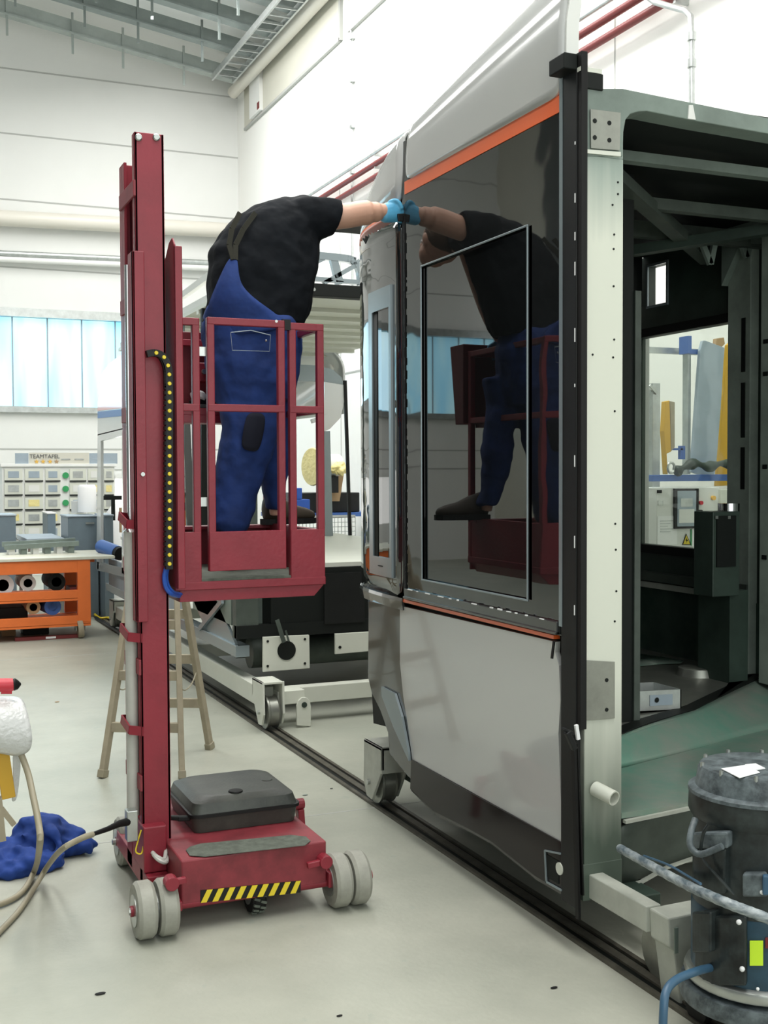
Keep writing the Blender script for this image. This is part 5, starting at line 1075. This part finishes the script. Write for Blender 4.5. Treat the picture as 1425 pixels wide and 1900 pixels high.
# parts racks with bin labels
RK = thing('parts_rack', 'pale wall rack of drawers with pictures and green dots at the far left', 'rack', (1.9, 16.2, 0))
yr = 16.2
def Rk(px, py, y=yr): return W(px, py, Y=y)
x0, x1 = Rk(4, 900).x, Rk(213, 900).x; z1_ = Rk(100, 866).z
mb = MB(); mb.box(x0, x1, yr, yr+.5, .35, z1_); mb.box(x0-.02, x1+.02, yr-.03, yr+.5, z1_, z1_+.04); mb.build('carcass', 'wall_white', RK, .004)
random.seed(2)
colx = [(8, 42), (46, 80), (84, 112), (129, 160), (163, 190), (193, 211)]; rowy = [870, 896, 923, 950, 976]
for j, ry in enumerate(rowy):
    for i, (a, b) in enumerate(colx):
        p, q = Rk(a, ry, yr-.015), Rk(b, ry+22, yr-.015); mb = MB(); mb.box(p.x, q.x, yr-.02, yr, q.z, p.z); o = mb.build('drawer', 'cream', RK, .002)
        mb = MB(); mb.box(p.x, q.x, yr-.03, yr-.018, q.z-.012, q.z+.006); mb.build('drawer_lip', 'interior_black', o)
        w_ = q.x-p.x; h_ = p.z-q.z; mb = MB(); mb.box(p.x+w_*.2, q.x-w_*.2, yr-.024, yr-.019, q.z+h_*.25, p.z-h_*.2); mb.build('picture_card', random.choice(['pale_blue', 'white_plain', 'galv', 'film_yellow']), o)
for ry in (882, 907, 933): mb = MB(); mb.lathe(Rk(122, ry, yr-.03), [(0, 0), (.042, 0), (.042, .02), (0, .02)], 20, (0, 1, 0)); mb.build('green_dot', 'green', RK)
BN = thing('banner', 'grey team board with stars above the parts rack, between two blue boards', 'sign', Rk(110, 850, 16.0))
p, q = Rk(54, 840, 16.2), Rk(165, 863, 16.2); mb = MB(); mb.box(p.x, q.x, 16.19, 16.22, z1_+.04, p.z); mb.build('board', 'wall_beige', BN)
c = Rk(83, 847, 16.185); text_obj('lettering', 'TEAMTAFEL', .075, c, (math.pi/2, 0, 0), 'text_dark', BN)
for k, px in enumerate((68, 80, 93, 105)):
    c = Rk(px, 856.5, 16.183); st = [c+Vector(((.035 if i % 2 == 0 else .014)*math.sin(i*math.pi/5), 0, (.035 if i % 2 == 0 else .014)*math.cos(i*math.pi/5))) for i in range(10)]
    mb = MB(); mb.prism(st, (0, .004, 0)); mb.build('star', 'star' if k < 3 else 'cardboard', BN)
for px in (122, 147): c = Rk(px, 852, 16.185); mb = MB(); mb.box(c.x-.06, c.x+.06, 16.184, 16.189, c.z-.008, c.z+.008); mb.build('printed_line', 'galv', BN)
for a, b, lab in ((28, 53, 'pale blue board left of the grey team board'), (166, 218, 'pale blue board right of the grey team board')):
    p, q = Rk(a, 841, 16.2), Rk(b, 865, 16.2); mb = MB(); mb.box(p.x, q.x, 16.2, 16.22, z1_+.04, p.z); tag(mb.build('blue_board', 'hose_blue' if 0 else 'beam_cyan' if 'beam_cyan' in M else 'pale_blue'), lab, 'board')
# white cylinders / machine on cabinets
mb = MB(); p = W(162, 950, Y=14.3); mb.lathe((p.x, 14.3, p.z), [(0, 0), (.11, 0), (.11, .30), (.09, .33), (0, .33)], 20); tag(mb.build('canister', 'paper', smooth=True), 'tall white canister on the wide grey blue cabinet', 'canister')
mb = MB(); p = W(145, 952, Y=14.5); mb.lathe((p.x, 14.5, p.z), [(0, 0), (.08, 0), (.08, .15), (0, .15)], 20); tag(mb.build('canister', 'white_plain', smooth=True), 'short white canister left of the tall one on the cabinet', 'canister')
mb = MB(); p = W(216, 1000, Y=14.8); mb.lathe((p.x, 14.8, 0), [(0, 0), (.12, 0), (.12, 1.2), (.05, 1.3), (0, 1.3)], 20); tag(mb.build('gas_bottle', 'paper', smooth=True), 'white bottle standing behind the silver mask window', 'bottle')
mb = MB(); p, q = W(192, 945, Y=14.2), W(232, 950, Y=14.2)
RC = thing('wall_rack', 'small black rack with a shelf seen through the silver mask window', 'rack', p)
mb.box(p.x, q.x, 14.2, 14.25, q.z+.15, q.z+.20); mb.build('shelf', 'interior_black', RC); mb = MB(); mb.box(p.x+.1, p.x+.14, 14.2, 14.25, q.z-.1, q.z+.15); mb.build('post', 'interior_black', RC); mb = MB(); mb.box(p.x+.2, q.x, 14.22, 14.27, q.z-.25, q.z+.05); mb.build('panel', 'cardboard', RC)
# dark rods on floor near the bench + yellow strap
mb = MB(); mb.tube([W(178, 1146, z=.02), W(228, 1178, z=.02)], .02, 8); tag(mb.build('floor_bar', 'black_plastic'), 'dark bar on the floor between the orange bench and the ladder', 'bar')
mb = MB(); mb.tube(smoothpath([W(176, 1140, z=.03), W(186, 1147, z=.02), W(200, 1146, z=.03), W(212, 1152, z=.02)], 4), .015, 6); tag(mb.build('yellow_strap', 'yellow'), 'yellow strap lying on the floor right of the orange bench', 'strap')
# orange stand and steel bars seen through the cage
OS = thing('tool_stand', 'orange stand with black knob seen through the cage between its left bars', 'stand', W(337, 960, Y=10.5))
mb = MB(); mb.bar(W(334, 862, Y=13.2), W(343, 1090, Y=13.2), .12, .1); mb.build('post', 'bench_orange', OS, .004)
mb = MB(); mb.ball(W(340, 940, Y=13.1), .05); mb.build('knob', 'black_rubber', OS, smooth=True)
mb = MB(); mb.bar(W(345, 775, Y=12.4), W(357, 1085, Y=12.4), .08, .06); q = W(357, 1085, Y=12.4); tag(mb.build('leaning_bar', 'skirt_grey'), 'dark steel bar leaning behind the left side of the lift cage', 'bar')
# things seen between cage and nearest cab
YS = 13.6
def Sx(px, py, y=YS): return W(px, py, Y=y)
SB = thing('supply_bench', 'cluttered dark supply bench seen through the far mask opening', 'bench', Sx(610, 1000))
a, b = Sx(520, 935), Sx(700, 950); mb = MB(); mb.box(a.x, b.x, YS, YS+.8, b.z-.05, b.z); mb.build('top', 'beam_blue', SB)
for x in (a.x, b.x-.08): mb = MB(); mb.box(x, x+.08, YS, YS+.08, 0, b.z-.05); mb.build('leg', 'blue_box', SB)
zb_ = b.z
mb = MB(); mb.box(a.x+.3, b.x-.2, YS+.1, YS+.7, zb_+.002, zb_+.25); tag(mb.build('dark_machine', 'black_plastic', bevel=.01), 'dark machine housing on the blue bench behind the mask opening', 'machine')
zz_ = zb_+.252
RL = thing('yellow_film_roll', 'large film roll in yellow wrapping on the dark machine behind the cage', 'roll', Sx(600, 870))
mb = MB(); p = Sx(578, 866); mb.lathe(p, [(.02, 0), (.23, 0), (.24, .02), (.23, .05), (.02, .05)], 26, (1, .25, 0)); mb.build('flange', 'film_yellow', RL, smooth=True)
mb = MB(); mb.lathe(p+Vector((.05, 0, .02)), [(0, 0), (.14, 0), (.14, .34), (0, .36)], 24, (1, .25, 0)); mb.build('wound_film', 'white_plain', RL, smooth=True)
mb = MB(); mb.box(p.x+.12, p.x+.34, p.y-.05, p.y+.1, zz_, p.z-.12); mb.build('cradle', 'black_plastic', RL)
mb = MB(); mb.ball(p+Vector((.33, -.1, -.02)), .10, 1.3, .8, .8, 12); o = mb.build('crumpled_end', 'film_yellow', RL, smooth='all'); s_ = o.modifiers.new('s', 'SUBSURF'); s_.levels = s_.render_levels = 2; t = bpy.data.textures.new('crumple', 'CLOUDS'); t.noise_scale = .06; dd = o.modifiers.new('d', 'DISPLACE'); dd.texture = t; dd.strength = .12
mb = MB(); mb.prism([Sx(612, 880, 13.68), Sx(640, 868, 13.68), Sx(630, 930, 13.68), Sx(612, 930, 13.68)], (0, .02, 0)); tag(mb.build('cardboard_sheet', 'cardboard'), 'torn brown cardboard piece below the yellow wrapped roll', 'cardboard')
mb = MB(); p = Sx(556, 920, 13.5); mb.box(p.x-.08, p.x+.1, 13.4, 13.6, zb_+.0, zb_+.18); mb.box(p.x-.1, p.x+.0, 13.4, 13.5, zb_+.18, zb_+.32); tag(mb.build('tool_box', 'blue_hose_small', bevel=.01), 'bright blue box at the left end of the far blue bench', 'box')
WG = thing('wire_basket', 'white wire mesh basket below the far bench', 'basket', Sx(610, 1000, 13.4))
a, b = Sx(555, 962, 13.3), Sx(660, 1062, 13.3)
mb = MB(); n = 16
for k in range(n+1): x = a.x+(b.x-a.x)*k/n; mb.box(x-.004, x+.004, 13.3, 13.308, b.z, a.z)
for k in range(13): z = b.z+(a.z-b.z)*k/12; mb.box(a.x, b.x, 13.3, 13.308, z-.004, z+.004)
mb.build('mesh_side', 'galv', WG)
mb = MB(); mb.box(a.x, b.x, 13.3, 13.33, a.z, a.z+.03); mb.build('rim', 'galv', WG)
mb = MB(); mb.box(a.x, b.x, 13.3, 13.9, .02, b.z); mb.build('pallet_base', 'cardboard', WG)
mb = MB(); p, q = W(646, 770, Y=15), W(662, 900, Y=15); mb.box(p.x, q.x, 15, 15.4, 0, p.z); tag(mb.build('cardboard_column', 'cardboard'), 'tall brown cardboard column standing behind the far cab at right', 'cardboard')
# ================= BEHIND THE CAB WINDOW =================
YC = 6.5; XC_ = None
EC = thing('control_cabinet', 'white electrical control cabinet with screen and warning triangle seen through the cab window', 'cabinet', W(1280, 960, Y=YC))
def N(px, py, y=YC): return W(px, py, Y=y)
a, b = N(1219, 905), N(1334, 1040); mb = MB(); mb.box(a.x, b.x, YC, YC+.3, b.z-.3, a.z); ecb = mb.build('housing', 'white_plain', EC, .004)
def decal(x0, y0, x1, y1, m, nm, par=ecb, off=.004, th=.003): p, q = N(x0, y0, YC-off), N(x1, y1, YC-off); mb = MB(); mb.box(p.x, q.x, YC-off, YC-off+th, q.z, p.z); return mb.build(nm, m, par)
sc_ = decal(1253, 907, 1297, 980, 'black_plastic', 'screen_bezel', off=.02, th=.02); decal(1258, 911, 1292, 976, 'pale_blue', 'screen', sc_, .023); decal(1264, 925, 1286, 940, 'galv', 'screen_window', sc_, .025); decal(1261, 945, 1289, 970, 'white_plain', 'screen_text', sc_, .025)
decal(1298, 971, 1331, 976, 'green', 'green_strip'); decal(1282, 982, 1284, 1012, 'green', 'green_strip'); decal(1221, 958, 1257, 1010, 'paper', 'paper_sheet'); decal(1285, 978, 1324, 1012, 'paper', 'paper_sheet'); decal(1220, 909, 1229, 915, 'interior_black', 'name_plate'); decal(1222, 929, 1231, 938, 'steel', 'key_switch')
for k in range(5): decal(1226, 966+5*k, 1250-(k % 3)*5, 967+5*k, 'galv', 'printed_line', off=.006); decal(1290, 984+5*k, 1318-(k % 2)*6, 985+5*k, 'galv', 'printed_line', off=.006)
for x, y, r, m in ((1303, 933, .014, 'tool_red'), (1302, 952, .022, 'interior_black'), (1326, 924, .016, 'amber')): mb = MB(); mb.lathe(N(x, y, YC-.02), [(0, 0), (r, 0), (r, .02), (0, .02)], 16, (0, 1, 0)); mb.build('knob', m, ecb)
mb = MB(); mb.prism([N(1267, 1011, YC-.006), N(1283, 1011, YC-.006), N(1274, 990, YC-.006)], (0, .003, 0)); wt = mb.build('warning_triangle', 'interior_black', ecb)
mb = MB(); mb.prism([N(1269, 1009.5, YC-.008), N(1281, 1009.5, YC-.008), N(1274.3, 993, YC-.008)], (0, .002, 0)); mb.build('triangle_face', 'yellow', wt)
mb = MB(); mb.prism([N(x, y, YC-.010) for x, y in ((1275.5, 997), (1272.5, 1003), (1275, 1003), (1273.5, 1008), (1277.5, 1001.5), (1275, 1001.5))], (0, .001, 0)); mb.build('lightning_bolt', 'interior_black', wt)
a, b = N(1334, 905), N(1362, 1040); mb = MB(); mb.box(a.x, b.x, YC-.02, YC+.3, b.z-.3, a.z-.01); mb.build('side_door', 'cream', EC, .004)
mb = MB(); a = N(1219, 1040); mb.box(a.x+.05, a.x+.1, YC+.1, YC+.15, 0, a.z-.2); mb.box(N(1350, 1000).x, N(1350, 1000).x+.05, YC+.1, YC+.15, 0, a.z-.2); mb.build('stand', 'steel', EC)
def tall(nm, lab, cat, pts, m, y, th=.05): mb = MB(); mb.prism([N(a, b, y) for a, b in pts], (0, th, 0)); o = mb.build(nm, m, bevel=.003); tag(o, lab, cat); return o
SR = thing('storage_frame', 'blue and grey steel storage frame behind the cab window', 'frame', N(1290, 900, 6.6))
a, b = N(1211, 881, 6.6), N(1372, 892, 6.6); mb = MB(); mb.box(a.x, b.x+.2, 6.6, 6.7, b.z, a.z); mb.build('shelf_beam', 'beam_blue', SR, .004)
for x, y0, y1, w_, m in ((1219, 711, 1010, .065, 'galv'), (1280, 652, 880, .03, 'galv')): p, q = N(x, y0, 6.8), N(x, y1, 6.8); mb = MB(); mb.box(p.x-w_/2, p.x+w_/2, 6.8, 6.86, 0 if w_ > .05 else q.z, p.z); mb.build('upright', m, SR, .003)
p = N(1264, 640, 6.8); mb = MB(); mb.box(p.x-.016, p.x+.016, 6.7, 6.8, N(1264, 658, 6.8).z, N(1264, 626, 6.8).z); mb.build('upper_bracket', 'beam_blue', SR)
a, b = N(1264, 648, 6.8), N(1298, 658, 6.8); mb = MB(); mb.box(a.x, b.x, 6.79, 6.78, b.z, a.z); mb.build('upper_arm', 'beam_blue', SR)
mb = MB(); mb.box(N(1187, 650, 6.85).x, N(1298, 650, 6.85).x, 6.85, 6.89, N(1240, 656, 6.85).z, N(1240, 645, 6.85).z); mb.build('upper_beam', 'galv', SR)
mb = MB(); p = N(1263, 820, 6.8); mb.box(p.x-.02, p.x+.02, 6.77, 6.8, N(0, 852, 6.8).z, N(0, 820, 6.8).z); mb.box(p.x-.09, p.x, 6.77, 6.79, p.z-.06, p.z-.045); mb.build('small_bracket', 'beam_blue', SR)
mb = MB(); mb.bar(N(1196, 720, 6.8), N(1216, 722, 6.8), .02, .02); mb.bar(N(1205, 715, 6.8), N(1218, 730, 6.8), .03, .02); mb.build('hook', 'steel', SR)
tall('yellow_profile', 'mustard yellow metal profile standing on the blue beam, left one', 'profile', [(1236, 745), (1243, 743), (1246, 838), (1238, 842), (1240, 880), (1238, 880), (1233, 800)], 'mustard', 6.62)
tall('yellow_profile', 'wooden edged yellow profile directly beside the left yellow one', 'profile', [(1244, 744), (1253, 746), (1253, 830), (1246, 838)], 'wood', 6.64)
tall('grey_panel', 'large pale grey metal panel leaning against the frame behind the cab window', 'panel', [(1305, 632), (1310, 632), (1345, 645), (1338, 760), (1330, 860), (1325, 890), (1284, 876), (1292, 760), (1300, 650)], 'pale_blue', 6.74, .03)
tall('yellow_profile', 'tall orange yellow board at the right of the grey panel', 'profile', [(1350, 640), (1360, 632), (1372, 900), (1330, 902), (1338, 800)], 'mustard', 6.82, .03)
tall('red_clamp', 'reddish clamp block at the top of the grey panel', 'clamp', [(1330, 628), (1344, 626), (1346, 638), (1340, 644), (1329, 642)], 'cardboard', 6.8, .04)
CV = smoothpath([N(1254, 876, 6.56), N(1268, 868, 6.56), N(1290, 860, 6.56), N(1315, 866, 6.56), N(1340, 860, 6.56), N(1372, 864, 6.56)], 5)
SL = thing('fabric_duct', 'dark fabric hose with metal ring lying on the blue beam', 'hose', N(1300, 870, 6.56))
mb = MB(); mb.tube(CV, [.03+.012*math.sin(i*.9) for i in range(len(CV))], 12); mb.build('sleeve', 'primer_dark', SL, smooth=True)
mb = MB(); rp_ = [N(1246, 868, 6.56)+Vector((math.cos(k*math.tau/20)*.028, 0, math.sin(k*math.tau/20)*.036)) for k in range(21)]; mb.tube(rp_, .009, 8, False); mb.build('ring', 'steel', SL, smooth=True)
mb = MB(); mb.tube(smoothpath([N(1186, 783, 6.85), N(1196, 800, 6.85), N(1208, 818, 6.85)], 4), [.006]*8+[.012], 8); tag(mb.build('hanging_lead', 'black_rubber', smooth=True), 'black cable lead hanging at the left edge of the cab window view', 'cable')
# small chips of dirt on the open floor
for i, (px, py, r_, m, lab) in enumerate(((186, 1845, .012, 'black_rubber', 'dark flat chip on the floor near the bottom left of the picture'), (1028, 1834, .009, 'black_rubber', 'small dark crumb on the floor near the rail, left of the vacuum hose'), (615, 1464, .006, 'black_rubber', 'tiny dark crumb on the floor right of the black tool case'), (106, 1303, .012, 'cardboard', 'small tan scrap on the floor left of the stepladder'), (566, 1476, .010, 'primer', 'grey scrap on the floor just behind the tool case corner'), (630, 1886, .007, 'black_rubber', 'dark crumb at the bottom middle of the floor'))):
    p = W(px, py, z=0); mb = MB(); mb.ball(p+Vector((0, 0, .003)), r_, 1.6, .8, .25, 8); tag(mb.build('floor_chip', m), lab, 'debris', 'small chips on the floor')
